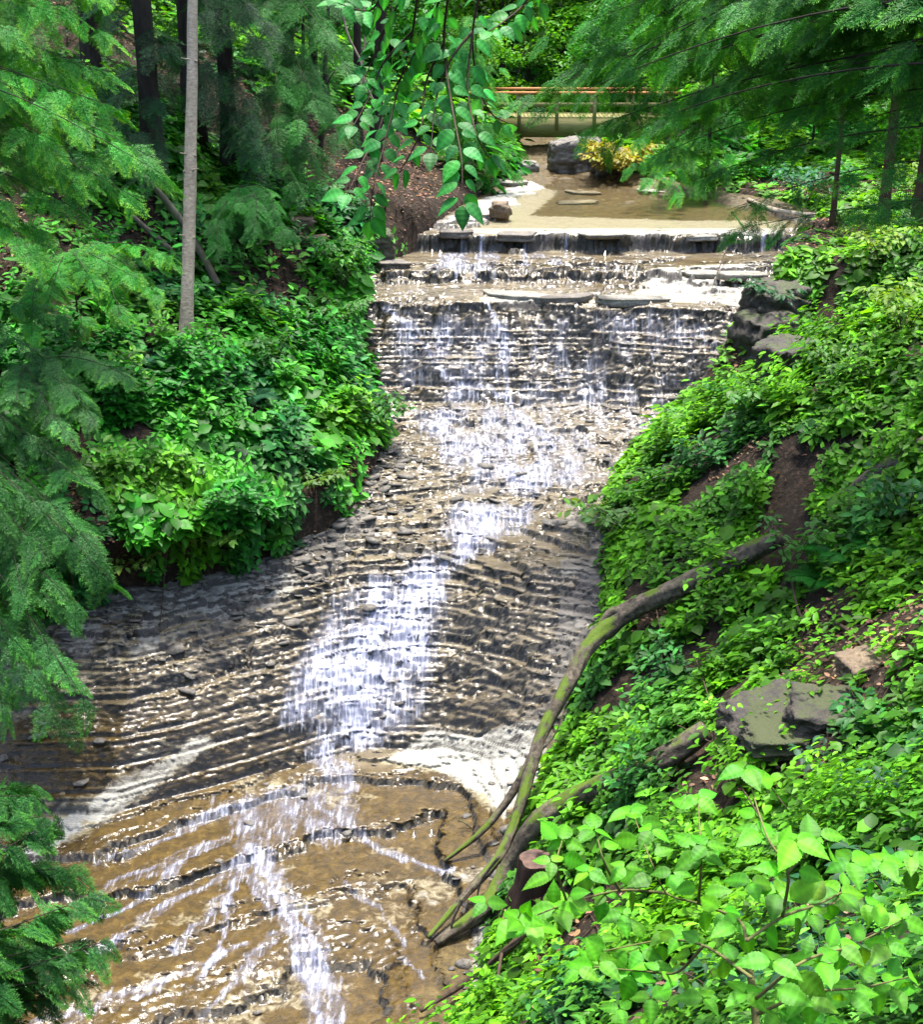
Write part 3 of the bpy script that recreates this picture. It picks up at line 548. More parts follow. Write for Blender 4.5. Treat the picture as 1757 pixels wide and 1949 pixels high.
def build_sprays(frames, col, tipcol, coarse=False):
    """frames: list of (origin, direction, length)"""
    T = SPR_C if coarse else SPR_F; V, F, C = [], [], []; base = 0
    O = np.array([f[0] for f in frames], float); D = unit(np.array([f[1] for f in frames], float)); S = np.array([f[2] for f in frames], float)
    wh = RNG.integers(0, 3, len(O)); up = unit(np.array([0, -.25, 1.0]) + RNG.normal(0, .38, (len(O), 3)))
    for k in range(3):
        sel = wh == k
        if not sel.any(): continue
        pos, ax, ln, tip, tw = T[k]; o, d, s, u = O[sel], D[sel], S[sel], up[sel]; Y = unit(np.cross(u, d)); Z = np.cross(d, Y)
        tr = lambda v: v[None, :, 0, None] * d[:, None] + v[None, :, 1, None] * Y[:, None] + v[None, :, 2, None] * Z[:, None]
        p = o[:, None] + s[:, None, None] * tr(pos); a = tr(ax); n = np.broadcast_to(Z[:, None], a.shape) + RNG.normal(0, .35, a.shape)
        m = len(o); lens = np.broadcast_to(ln[None], (m, len(ln))) * np.sqrt(s)[:, None] ; v, f, kk = leaves(NEEDLE, p.reshape(-1, 3), a.reshape(-1, 3), n.reshape(-1, 3), lens.ravel(), tw / .075)
        tv = sstep(.45, .95, tip)[None, :, None] * RNG.uniform(.3, 1, (m, 1, 1)); c = np.asarray(col)[None, None] * (1 - tv) + np.asarray(tipcol)[None, None] * tv
        c = c * np.exp(RNG.normal(0, .25, (m, 1, 1))) * np.exp(RNG.normal(0, .18, (m, len(ln), 1)))
        V.append(v); F.append(f[0] + base); base += len(v); C.append(np.repeat(c.reshape(-1, 3), kk, 0))
    return np.vstack(V), [np.vstack(F)], np.clip(np.vstack(C), .002, .8)
def limb_frames(a, b, sprays, sag=.12, size=1.0, stop=.15):
    """limb from a to b; returns polyline and spray frames"""
    a = np.asarray(a, float); b = np.asarray(b, float); L_ = np.linalg.norm(b - a); t = np.linspace(0, 1, 7)[:, None]
    side = np.array([RNG.normal(0, .05) * L_, RNG.normal(0, .05) * L_, 0]); line = a + (b - a) * t + np.array([0, 0, 1.0]) * (sag * L_ * np.sin(np.pi * t ** .8)) + side * np.sin(np.pi * t); fr = []
    n = max(2, sprays)
    for k in range(n):
        s = stop + (1 - stop) * (k + random.random()) / n; i = min(5, int(s * 6)); o = line[i] + (line[i + 1] - line[i]) * (s * 6 - i); d = unit(line[i + 1] - line[i])
        sg = random.choice((-1, 1)); an = sg * R(random.uniform(15, 95)); dd = np.array([d[0] * math.cos(an) - d[1] * math.sin(an), d[0] * math.sin(an) + d[1] * math.cos(an), d[2] - random.uniform(.1, .9)])
        fr.append((o, dd, size * random.uniform(.6, 1.1) * (1 - .35 * s)))
    fr.append((line[5] * .6 + line[6] * .4, line[6] - line[5] - np.array([0, 0, .15]), size * .8)); return line, fr
def trunk_tube(base, height, r, lean=(0, 0), wob=.12, top=.25, sides=10):
    n = 9; t = np.linspace(0, 1, n); p = np.stack([base[0] + lean[0] * t + wob * np.cumsum(RNG.normal(0, .3, n)) * t * .3, base[1] + lean[1] * t, base[2] - .3 + (height + .3) * t], 1); rr = r * (1 - (1 - top) * t); rr[0] *= 1.35
    return p, rr
def aimed_hemlock(label, base, height, r, tips, col, tipcol, group=None, size=1.1, extra=0, dens=2.4, trunkmat=None, cat='tree', zmin=.15):
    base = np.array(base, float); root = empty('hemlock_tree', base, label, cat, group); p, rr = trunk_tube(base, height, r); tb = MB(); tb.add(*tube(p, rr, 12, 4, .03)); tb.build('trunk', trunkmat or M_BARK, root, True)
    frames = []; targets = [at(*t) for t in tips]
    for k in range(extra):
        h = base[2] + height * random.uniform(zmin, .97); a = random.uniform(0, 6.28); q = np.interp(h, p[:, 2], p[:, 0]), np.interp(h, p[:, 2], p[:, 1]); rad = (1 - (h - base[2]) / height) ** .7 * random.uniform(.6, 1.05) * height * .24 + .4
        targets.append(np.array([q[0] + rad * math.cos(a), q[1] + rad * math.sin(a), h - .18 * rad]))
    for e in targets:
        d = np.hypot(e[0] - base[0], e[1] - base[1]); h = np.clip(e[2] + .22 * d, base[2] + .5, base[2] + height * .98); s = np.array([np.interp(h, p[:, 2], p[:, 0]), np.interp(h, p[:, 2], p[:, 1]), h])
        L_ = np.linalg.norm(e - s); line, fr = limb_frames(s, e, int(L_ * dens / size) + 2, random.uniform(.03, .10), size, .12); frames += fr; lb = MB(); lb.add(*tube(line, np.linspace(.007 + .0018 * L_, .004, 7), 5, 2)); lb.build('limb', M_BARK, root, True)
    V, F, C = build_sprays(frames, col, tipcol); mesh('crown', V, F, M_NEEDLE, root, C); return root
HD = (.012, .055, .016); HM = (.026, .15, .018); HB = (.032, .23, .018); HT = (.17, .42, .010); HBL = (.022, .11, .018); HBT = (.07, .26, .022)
def rtips(u0, u1, v0, v1, d0, d1, n):
    q = []
    for k in range(n): q.append((random.uniform(u0, u1), v0 + (v1 - v0) * (k + random.random()) / n, random.uniform(d0, d1)))
    return q
exec_later = []

# bright hemlock leaning in from the left edge
def on(x, y): return (x, y, float(gz(x, y)))
aimed_hemlock('tall hemlock at the left edge with bright lime-green boughs', on(-10.9, 28.5), 15, .22,
    [(225, 70, 27), (200, 140, 27), (245, 215, 26.5), (130, 150, 27.5), (315, 335, 25.5), (290, 300, 26), (190, 300, 27), (100, 60, 27.5), (150, 400, 27), (270, 385, 26), (60, 200, 28), (60, 330, 28), (30, 100, 28), (150, 20, 27), (190, -20, 27), (40, 420, 27), (110, 250, 27), (60, 480, 26), (20, 20, 28), (130, 330, 27), (220, 250, 27)] + rtips(-60, 230, -60, 480, 26, 29, 26), HB, HT, size=1.0, dens=2.6)
aimed_hemlock('dark blue-green hemlock boughs reaching in low from the left edge above the rock ledge', on(-12.6, 27.2), 9, .16,
    [(180, 930, 25.5), (200, 1060, 25), (215, 1110, 24.6), (120, 870, 26), (80, 960, 25.5), (90, 1060, 25), (150, 1150, 24.5), (40, 1130, 24.6), (20, 900, 26), (30, 1010, 25.5), (140, 1000, 25.2), (160, 1330, 24), (60, 1290, 24.2), (110, 1370, 24), (20, 1370, 24), (30, 1230, 24.4), (60, 780, 26.5), (100, 690, 27), (130, 600, 28)] + rtips(-60, 190, 840, 1180, 24.5, 26.5, 10), HBL, HBT, size=1.0, dens=3.2)
aimed_hemlock('near hemlock filling the bottom left corner with feathery dark boughs over the pool', on(-7.2, 7.0), 13, .2,
    [(120, 1560, 14.5), (190, 1700, 14), (200, 1790, 13.8), (150, 1860, 13.6), (80, 1640, 14.3), (60, 1760, 14), (90, 1900, 13.5), (30, 1540, 14.5), (20, 1680, 14), (30, 1850, 13.6), (120, 1740, 14), (60, 1500, 14.6), (10, 1930, 13.5), (130, 1650, 14.2), (150, 1790, 13.8), (70, 1830, 13.7)] + rtips(-60, 150, 1480, 1940, 13.4, 14.6, 12), HBL, HBT, size=.62, dens=5.5)
aimed_hemlock('big hemlock off the right edge whose long dark boughs hang over the upper falls', on(9.4, 22.5), 15, .3,
    [(985, 190, 30), (1040, 70, 30), (1100, 250, 30), (1180, 110, 29), (1240, 300, 29), (1300, 190, 28), (1385, 400, 28), (1330, 340, 28.5), (1420, 300, 27), (1500, 230, 26.5), (1450, 130, 27), (1550, 60, 26), (1300, 40, 28), (1200, 10, 29), (1110, 10, 29.5), (1600, 180, 26), (1650, 90, 25), (1380, 440, 28), (1290, 250, 28.5), (1150, 180, 29.5), (1390, 200, 27.5), (1700, 30, 25), (1250, 130, 28.5), (1060, 150, 30), (1540, 150, 26), (1360, 90, 27.5), (1750, 160, 24.5), (1100, 120, 29.6)] + rtips(1300, 1780, -60, 200, 25, 28, 30) + rtips(1020, 1250, -30, 300, 28, 31, 16), HM, (.10, .36, .014), size=1.05, dens=2.1)
# hemlocks of the left wood and the far banks
def G(u, v): return ground(u, v)[0]
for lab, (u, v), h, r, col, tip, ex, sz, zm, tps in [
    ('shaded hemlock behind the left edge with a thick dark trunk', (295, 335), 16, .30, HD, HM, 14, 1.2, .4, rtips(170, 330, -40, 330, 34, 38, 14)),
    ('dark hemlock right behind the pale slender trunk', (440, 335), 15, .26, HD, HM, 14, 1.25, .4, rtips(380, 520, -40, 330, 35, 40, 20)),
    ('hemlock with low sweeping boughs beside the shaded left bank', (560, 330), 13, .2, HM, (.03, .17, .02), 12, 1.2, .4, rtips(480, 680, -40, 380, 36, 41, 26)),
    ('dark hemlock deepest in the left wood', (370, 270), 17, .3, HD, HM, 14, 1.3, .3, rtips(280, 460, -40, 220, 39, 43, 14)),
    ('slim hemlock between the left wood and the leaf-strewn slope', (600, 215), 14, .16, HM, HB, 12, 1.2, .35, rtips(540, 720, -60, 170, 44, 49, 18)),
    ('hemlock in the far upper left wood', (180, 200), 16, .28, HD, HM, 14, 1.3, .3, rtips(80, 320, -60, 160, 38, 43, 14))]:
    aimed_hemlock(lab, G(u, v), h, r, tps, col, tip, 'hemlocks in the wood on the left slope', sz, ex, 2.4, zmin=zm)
aimed_hemlock('small bright hemlock left of the footbridge drooping over the pool', G(905, 345), 5.5, .07, [(1000, 290, 49), (985, 330, 48.6), (960, 250, 49.5), (930, 350, 48.5), (880, 350, 48)], HB, HT, None, .8, 34, 2.6, zmin=.1)
aimed_hemlock('bright young hemlock on the right shore of the upper pool', G(1345, 362), 6, .08, [(1200, 320, 46), (1230, 350, 45.5), (1215, 270, 46.5), (1290, 380, 45), (1260, 300, 46)], HB, HT, None, .9, 36, 2.6, zmin=.1)
for lab, (u, v), h, r, col, tip, ex in [('thin dark hemlock trunk on the right terrace nearest the falls', (1585, 428), 12, .09, HM, HB, 22), ('straight brown hemlock trunk in the middle of the right terrace', (1680, 430), 15, .17, HM, HB, 30), ('thickest hemlock trunk at the right edge of the terrace', (1748, 436), 16, .22, HM, HT, 30)]:
    aimed_hemlock(lab, G(u, v), h, r, [], col, tip, 'hemlock trunks on the right terrace', 1.1, ex, 2.2, bark_mat('brown_bark', (.04, .024, .013), (.14, .085, .05)), zmin=.38)

# ------------------------------------------------------------------ broadleaf trees of the background
def broadleaf(label, base, height, rad, r, nleaf, leaf, col, group=None, low=.3, name='broadleaf_tree'):
    base = np.array(base, float); root = empty(name, base, label, 'tree', group); p, rr = trunk_tube(base, height * .85, r, (random.uniform(-.6, .6), random.uniform(-.6, .6))); tb = MB(); tb.add(*tube(p, rr, 9, 4, .03))
    nc = 34; cen = []
    for k in range(nc):
        d = rand_dirs(1, -.8, 1)[0]; q = random.uniform(.45, 1) ; c = np.array([base[0], base[1], base[2] + height * (.5 + low * .5)]) + d * np.array([rad, rad, height * (1 - low) * .5]) * q; cen.append(c)
        s = p[min(8, 3 + k % 5)]; tb.add(*tube([s, (s + c) / 2 + np.array([0, 0, .4]), c], [r * .32, r * .2, .015], 5, 3))
    tb.build('trunk', M_BARK, root, True); cen = np.array(cen); w_ = RNG.integers(0, nc, nleaf); sz = RNG.uniform(.5, 1.0, nc) * rad * .42
    o = cen[w_] + rand_dirs(nleaf) * (sz[w_] * RNG.uniform(.1, 1, nleaf) ** .5)[:, None] * np.array([1.15, 1.15, .6])
    cb = jitter_col(col, nc, .28, .1)[w_]; c = cb * np.exp(RNG.normal(0, .2, (nleaf, 1)))
    leafmesh('crown', SMALL, o, rand_dirs(nleaf, -.7, .3), unit(np.array([0, 0, 1.0]) + RNG.normal(0, .5, (nleaf, 3))), leaf * RNG.uniform(.7, 1.3, nleaf), 1.25, c, M_LEAF, root); return root
BRT = (.085, .29, .012); MIDG = (.03, .18, .018); DKG = (.012, .09, .016)
bgt = [(-3.5, 66, 12, 4, BRT, 'lime-green leafy tree left of the footbridge on the far hillside'), (2, 72, 14, 4.5, BRT, 'lime-green leafy tree rising straight behind the footbridge rail'), (7.5, 68, 12, 4, BRT, 'bright leafy tree behind the right end of the footbridge'), (13, 66, 13, 4.5, MIDG, 'mid-green leafy tree on the far right bank behind the hemlock boughs'), (19, 60, 12, 4.5, BRT, 'yellow-green leafy tree behind the trunks at the far right'), (-8, 74, 15, 5, MIDG, 'mid-green leafy tree high on the far left hillside'), (-14, 64, 15, 5, DKG, 'dark leafy tree deep in the far left wood'), (12, 80, 16, 6, MIDG, 'tall leafy tree farthest back above the right end of the footbridge'), (-1, 84, 17, 6, MIDG, 'tall leafy tree farthest back above the left end of the footbridge'), (25, 70, 16, 6, MIDG, 'leafy tree at the far right edge of the wood'), (-22, 56, 15, 5, DKG, 'dark leafy tree at the upper left edge of the wood')]
for x, y, h, rd, c, lab in bgt: broadleaf(lab, on(x, y), h, rd, .2, 9000, .26, c, 'leafy trees of the far hillside', .12)
for x, y, h, rd, c, lab in [(.3, 61.5, 4.5, 1.8, BRT, 'lime young tree touching the left end of the footbridge'), (-2.6, 59, 5.5, 2.2, MIDG, 'green young tree on the slope left of the footbridge'), (3.2, 65, 5.5, 2.3, BRT, 'lime young tree seen right above the orange rail'), (6.8, 63, 6, 2.4, MIDG, 'green young tree behind the right half of the footbridge'), (10, 60, 6, 2.6, BRT, 'lime young tree past the right end of the footbridge'), (13.5, 56, 6, 2.6, MIDG, 'green young tree on the right terrace behind the hemlock boughs'), (16.5, 52, 5.5, 2.4, BRT, 'lime young tree behind the brown trunks on the right'), (19, 47, 5, 2.2, BRT, 'lime young tree at the right edge of the terrace'), (-6.5, 62, 6, 2.6, DKG, 'dark young tree at the top of the leaf-strewn slope'), (-10, 57, 6, 2.6, DKG, 'dark young tree in the left wood beyond the hemlocks')]: broadleaf(lab, on(x, y), h, rd, .06, 4200, .2, c, 'young trees around the footbridge', .02)
# far wood reads as one mass
n = 60000; x = RNG.uniform(-60, 70, n); y = RNG.uniform(78, 118, n); z = gz(x, y) + RNG.uniform(0, 1, n) ** .7 * (13 + 5 * fbm(x * .12, y * .12, 2)); k = sstep(-.5, .5, fbm(x * .2, z * .3, 3))[:, None]
tag(leafmesh('woodland', SMALL, np.stack([x, y, z], 1), rand_dirs(n, -.6, .3), unit(np.array([0, -.3, 1.0]) + RNG.normal(0, .5, (n, 3))), RNG.uniform(.5, 1.0, n), 1.3, (np.array(DKG) * (1 - k) + np.array(BRT) * k) * np.exp(RNG.normal(0, .25, (n, 1))), M_LEAF), kind='stuff')

# ------------------------------------------------------------------ shrubs, saplings, ferns
def shrub(name, label, cat, base, stems, height, spread, leaf, nleaf, col, shape=MID, lean=(0, 0), group=None, wf=1.0, stemmat=None, sr=.012):
    base = np.array(base, float); root = empty(name, base, label, cat, group); O, A, Nn = [], [], []
    for k in range(stems):
        a = 2 * math.pi * k / stems + random.uniform(-.5, .5); out = spread * random.uniform(.5, 1); h = height * random.uniform(.65, 1)
        e = base + np.array([out * math.cos(a) + lean[0], out * math.sin(a) + lean[1], h]); m = base + (e - base) * .5 + np.array([0, 0, .15 * h]); q = catmull([base - np.array([0, 0, .05]), m, e - np.array([0, 0, .05 * h])], 8); sb = MB(); sb.add(*tube(q, np.linspace(sr, sr * .3, len(q)), 5, 1)); sb.build('stem', stemmat or M_TWIG, root, True)
        for j in range(nleaf // stems):
            t = random.uniform(.22, 1) ** .8; i = min(len(q) - 2, int(t * (len(q) - 1))); s_ = q[i] + (q[i + 1] - q[i]) * random.random(); b = random.uniform(0, 6.28); tw = random.uniform(0, .34) * spread * (1.2 - t * .6); d = np.array([math.cos(b), math.sin(b), random.uniform(-.15, .25)])
            O.append(s_ + d * tw); A.append(d + np.array([0, 0, -.25])); Nn.append((random.gauss(0, .3), random.gauss(0, .3), 1))
    n = len(O); leafmesh('foliage', shape, np.array(O), unit(A), unit(Nn), leaf * RNG.uniform(.65, 1.25, n), wf, jitter_col(col, n, .22, .08), M_LEAF, root); return root
def fern(label, base, L_, n, col, group='ferns on the banks'):
    base = np.array(base, float); root = empty('fern', base, label, 'fern', group)
    for k in range(n):
        a = 2 * math.pi * k / n + random.uniform(-.3, .3); l = L_ * random.uniform(.75, 1.1); t = np.linspace(0, 1, 26); d = np.array([math.cos(a), math.sin(a), 0]); q = base + d * (l * t * .9)[:, None] + np.array([0, 0, 1.0]) * (l * (.75 * t - .7 * t * t))[:, None]
        s = np.array([-d[1], d[0], 0]); fb = MB(); fb.add(*tube(q, np.linspace(.006, .002, 26), 4, 1), col=np.array(col) * .6); wl = .30 * l * np.sin(np.pi * np.clip(t, .04, 1) ** .75) + .01
        for sg in (-1, 1):
            O = q[3:]; A = s * sg + d * .45 + np.array([0, 0, -.15]); V, F, kk = leaves(NEEDLE, O, np.broadcast_to(A, O.shape), np.tile([0, 0, 1.0], (len(O), 1)), wl[3:], .16); fb.add(V, F, col=np.repeat(jitter_col(col, len(O), .12, .05), kk, 0))
        fb.build('frond', M_LEAF, root)
for u, v, L_, c, lab in [(275, 700, .95, BL, 'dark fern left of the pale slender trunk'), (400, 735, 1.2, BL, 'blue-green fern just below the pale slender trunk'), (330, 670, .8, EM, 'green fern at the foot of the pale slender trunk'), (480, 770, .8, BL, 'small fern in the middle of the left bank'), (1610, 1075, 1.0, EM, 'green fern on the right bank above the leaf-strewn hollow'), (1690, 1060, .9, EM, 'fern nearest the right edge above the leaf-strewn hollow'), (1560, 1120, .8, EM, 'small fern below the upper end of the mossy log'), (1490, 1890, .5, BL, 'low fern among the dark leaves at the bottom right'), (1290, 650, .001, BL, None)]:
    if lab: fern(lab, G(u, v) + np.array([0, 0, .12]), L_, 9, c)
for nm, lab, (u, v), st, h, sp, lf, nl, c, lean in [
    ('leafy_shrub', 'bright big-leaved shrub against the dark rock wall on the right', (1440, 800), 7, 1.0, .8, .22, 130, (.07, .22, .03), (-.2, 0)),
    ('leafy_shrub', 'emerald leafy shrub at the foot of the rock wall beside the falls', (1385, 760), 8, .5, .6, .16, 120, (.02, .17, .02), (0, 0)),
    ('leafy_shrub', 'dark leafy shrub on top of the rock wall right of the falls lip', (1480, 590), 8, .9, .9, .18, 200, (.022, .10, .03), (-.3, 0)),
    ('leafy_shrub', 'yellow-green sapling on the right terrace below the trunks', (1680, 520), 5, 1.6, 1.1, .22, 170, (.15, .28, .02), (0, 0)),
    ('leafy_shrub', 'lime shrub at the right edge below the terrace', (1720, 640), 7, 1.4, 1.2, .2, 260, (.13, .27, .02), (0, 0)),
    ('leafy_shrub', 'mid-green shrub halfway up the right bank', (1600, 740), 8, 1.0, 1.1, .18, 240, (.07, .20, .025), (0, 0)),
    ('leafy_shrub', 'broad blue-green shrub under the hemlocks on the right terrace', (1530, 395), 9, 1.6, 1.6, .2, 420, (.03, .15, .06), (0, 0)),
    ('maple_sapling', 'young maple spreading flat leaves over the water from the right bank', (1160, 985), 5, .5, .7, .24, 60, (.12, .26, .03), (-.75, -.1)),
    ('leafy_shrub', 'pale-leaved shrub at the right water edge under the maple', (1190, 1010), 7, .5, .8, .2, 130, (.10, .22, .05), (-.2, 0)),
    ('leafy_shrub', 'slim sapling beside the upper end of the mossy log', (1500, 1110), 5, 1.5, .8, .2, 110, (.06, .2, .03), (0, 0)),
    ('leafy_shrub', 'dark big-leaved sapling at the right edge of the bank', (1725, 1010), 6, 1.3, .9, .24, 120, (.03, .13, .03), (0, 0)),
    ('leafy_shrub', 'long-leaved green seedling beside the mossy rock ledge', (1640, 1390), 6, .5, .6, .17, 90, (.03, .15, .03), (0, 0)),
    ('leafy_shrub', 'willowy shrub on the left bank reaching out over the shallow shelf', (700, 800), 9, .6, 1.0, .16, 330, (.045, .17, .025), (.4, -.1)),
    ('leafy_shrub', 'bushy green sapling on the left bank below the falls lip', (640, 640), 8, 1.2, 1.0, .17, 360, (.05, .19, .025), (.2, 0)),
    ('leafy_shrub', 'upright leafy sapling on the left bank beside the upper ledges', (650, 560), 7, 1.8, .9, .18, 300, (.05, .2, .02), (.2, 0)),
    ('leafy_shrub', 'dark twiggy sapling in the middle of the left bank', (520, 720), 5, 1.2, .9, .17, 170, (.04, .15, .03), (0, 0)),
    ('leafy_shrub', 'bright shrub hanging over the dark hollow of the left bank', (400, 1045), 9, .6, .9, .19, 260, (.10, .25, .03), (.2, -.3)),
    ('leafy_shrub', 'yellowish shrub at the lower left edge of the bank above the rock ledge', (260, 1080), 8, .45, .7, .17, 150, (.13, .24, .04), (.1, -.3)),
    ('leafy_shrub', 'grassy green tuft where the left bank meets the rock slope', (600, 930), 9, .5, .7, .15, 200, (.07, .17, .02), (.2, -.1)),
    ('golden_shrub', 'golden-yellow mossy shrub on the boulder below the footbridge', (1172, 342), 14, 1.5, 1.5, .22, 1000, (.27, .25, .010), (0, 0)),
    ('leafy_shrub', 'tall lime shrub behind the trunks at the far right', (1730, 395), 7, 1.8, 1.3, .22, 320, (.13, .28, .02), (0, 0))]:
    shrub(nm, lab, 'sapling' if 'sapling' in nm else 'shrub', G(u, v), st, h, sp, lf, nl, c, lean=lean)
# hemlock seedlings on the left bank
for lab, (u, v), h, tips, c, t in [
    ('pale-green hemlock seedling spreading low boughs on the left bank', (150, 640), 1.9, [(330, 490, 29), (260, 530, 28.5), (180, 540, 28.5), (90, 580, 28), (20, 590, 28), (300, 560, 28.5), (230, 600, 28), (60, 640, 27.6)], HB, HT),
    ('small hemlock seedling under the dark wood right of the pale slender trunk', (470, 480), 1.7, [(400, 430, 35), (440, 400, 35), (520, 405, 35), (545, 450, 34.5), (480, 440, 34), (410, 480, 34)], HM, HB),
    ('hemlock seedling at the left edge halfway down the bank', (60, 830), 1.5, [(150, 760, 26), (120, 820, 25.5), (30, 760, 26), (180, 800, 25.8), (250, 720, 26.5)], HBL, HBT)]:
    aimed_hemlock(lab, G(u, v), h, .03, tips, c, t, 'hemlock seedlings on the left bank', .7, 4, 5.0, cat='sapling')

# ------------------------------------------------------------------ bare trunks, leaning poles, vines
def stick(name, label, cat, pts, radii, mat, group=None, part=None, sides=9, branches=(), rough=.05):
    pts = np.array(pts, float); o_ = pts[0]
    if not branches:
        b = MB(); b.add(*tube(pts, radii, sides, 6, rough)); o = b.build(name, mat, None, True); tag(o, label, cat, group); return o
    root = empty(name, o_, label, cat, group); b = MB(); b.add(*tube(pts, radii, 26, 16, .01, True, .17)); b.build('main_limb', mat, root, False)
    for q, r in branches: c = MB(); c.add(*tube(q, r, 14, 10, .01, True, .12)); c.build('branch', mat, root, True)
    return root
b0, dpt = ground(352, 648); t0 = dpt
root = empty('slender_tree', b0, 'pale slender trunk standing alone in front of the dark wood on the left bank', 'tree')
tb = MB(); pts = [b0 - np.array([0, 0, .25]), at(356, 560, t0), at(360, 420, t0), at(362, 300, t0), at(365, 150, t0), at(366, 0, t0), at(370, -250, t0), at(372, -500, t0)]
tb.add(*tube(pts, [.20, .155, .15, .145, .13, .12, .09, .06], 12, 7, .025))
for u, v in [(362, 300), (361, 330), (364, 120), (360, 455)]:
    q = at(u, v, t0); tb.add(*tube([q, q + np.array([random.choice((-1, 1)) * .13, -.06, .05]), q + np.array([random.choice((-1, 1)) * .22, -.1, .12])], [.04, .03, .012], 6, 3))
tb.build('trunk', M_PALE, root, True)
nl = 3500; top = at(371, -420, t0); o = top + RNG.normal(0, 1, (nl, 3)) * np.array([1.6, 1.6, 1.0]); leafmesh('crown', SMALL, o, rand_dirs(nl, -.6, .3), unit(np.array([0, 0, 1.0]) + RNG.normal(0, .4, (nl, 3))), RNG.uniform(.1, .2, nl), 1.2, jitter_col(MIDG, nl), M_LEAF, root)
for lab, u, v, h, r, lean in [('thin black trunk on the leaf-strewn far left slope', 578, 288, 9, .07, (.3, 0)), ('thin leaning black trunk right of its twin on the leaf-strewn slope', 607, 300, 9, .09, (.9, 0)), ('dark trunk behind the hanging green leaves, left of its pair', 682, 300, 13, .16, (.2, 0)), ('thick dark trunk behind the hanging green leaves, right of its pair', 712, 300, 13, .22, (.9, 0)), ('grey trunk half hidden at the top of the leaf-strewn slope', 548, 250, 12, .2, (.3, 0)), ('pale dead stub standing on the leaf-strewn slope', 624, 225, 2.2, .12, (0, 0))]:
    b_ = G(u, v); p, rr = trunk_tube(b_, h, r, lean); bb = MB(); bb.add(*tube(p, rr, 9, 4, .04)); rt = empty('bare_tree', b_, lab, 'tree', 'bare trunks on the far left slope'); bb.build('trunk', M_GREY if 'pale' in lab or 'grey' in lab else M_BARK, rt, True)
    for k in range(5 if h > 3 else 0):
        s = p[2 + k]; e = s + np.array([random.uniform(-1.2, 1.2), random.uniform(-.8, .8), random.uniform(.1, .8)]); br = MB(); br.add(*tube([s, (s + e) / 2 + np.array([0, 0, .1]), e], [.03, .02, .006], 5, 3)); br.build('twig', M_BARK, rt, True)
def pole(pts, radii, lab, name='dead_pole', mat=M_GREY, group=None, cat='dead branch', off=.1, branches=()):
    q = []
    for u, v, dz in pts:
        g, t = ground(u, v); q.append(at(u, v, t - dz - off))
    bs = [([at(u, v, ground(u, v)[1] - dz - off) for u, v, dz in bp], br) for bp, br in branches]; return stick(name, lab, cat, q, radii, mat, group, branches=bs)
pole([(275, 335, 2.2), (325, 395, 1.4), (370, 460, .8), (420, 555, .05)], [.05, .09, .09, .10], 'grey dead pole leaning down the left bank behind the pale trunk', group='dead poles leaning on the left bank')
pole([(250, 410, 1.2), (300, 455, .7), (352, 502, .2)], [.05, .08, .07], 'shorter dead pole lying left of the pale trunk', group='dead poles leaning on the left bank')
for lab, pts, dd in [('pale vine hanging in loops at the top of the wood', [(640, -40), (660, 60), (690, 130), (680, 200)], 34), ('thin vine hanging beside the looping one at the top', [(690, -40), (695, 70), (690, 140), (715, 200)], 34)]:
    stick('hanging_vine', lab, 'vine', [at(u, v, dd) for u, v in pts], [.035, .03, .03, .02], M_GREY, 'vines hanging at the top of the wood', sides=6)

# ------------------------------------------------------------------ fallen limbs, stump
def limb_pts(spec): return [at(u, v, ground(u, v)[1] - up) for u, v, up in spec]
A = limb_pts([(1490, 1022, .6), (1380, 1074, .8), (1290, 1120, .95), (1185, 1172, .95)])
e0 = A[-1]; gA, tA = ground(815, 1785); d0 = float(np.linalg.norm(e0) / np.linalg.norm(ray(1185, 1172)))
def interp_chain(px, da, db): 
    n = len(px); return [at(u, v, da + (db - da) * (k / (n - 1))) for k, (u, v) in enumerate(px)]
dB = tA - .15
lowr = interp_chain([(1185, 1172), (1118, 1235), (1078, 1310), (1035, 1390), (1012, 1460), (985, 1550), (950, 1630), (880, 1710), (815, 1785)], d0, dB)
main = A + lowr[1:]
dS = d0 + (dB - d0) * 3.4 / 8
brA = interp_chain([(1022, 1425), (975, 1510), (920, 1580), (845, 1640)], dS, ground(845, 1640)[1] - .1)
brB = interp_chain([(1185, 1172), (1165, 1165), (1140, 1190)], d0, d0 - .15)
brC = interp_chain([(1290, 1120), (1270, 1180), (1262, 1240)], d0 + .1, d0 + .3)
stick('fallen_limb', 'long crooked mossy dead limb slanting from the right bank down to the stream', 'fallen branch', main, [.16, .20, .195, .19, .15, .13, .118, .105, .095, .08, .062, .035], M_LOG, branches=[(brA, [.09, .075, .06, .03]), (brB, [.14, .1, .04]), (brC, [.03, .02, .008]), (interp_chain([(1290, 1120), (1330, 1075), (1350, 1060)], d0, d0 + .2), [.03, .018, .006]), (interp_chain([(1020, 1440), (1055, 1400), (1075, 1350)], dS, dS + .2), [.022, .014, .005]), (interp_chain([(880, 1710), (860, 1760), (865, 1800)], dB - .1, dB), [.03, .02, .006]), (interp_chain([(915, 1590), (890, 1570), (870, 1560)], dS + .5, dS + .5), [.02, .012, .005]), (interp_chain([(950, 1630), (915, 1680), (905, 1740)], dB - .4, dB - .1), [.03, .02, .006])], sides=12, rough=.07)
lp = limb_pts([(1345, 1390, .7), (1235, 1462, 1.0), (1110, 1512, 1.0), (1020, 1570, .85), (965, 1660, .5)]) ; dl = float(np.linalg.norm(lp[-1]) / np.linalg.norm(ray(965, 1660)))
lp += interp_chain([(965, 1660), (920, 1730), (830, 1795)], dl, ground(830, 1795)[1] - .12)[1:]
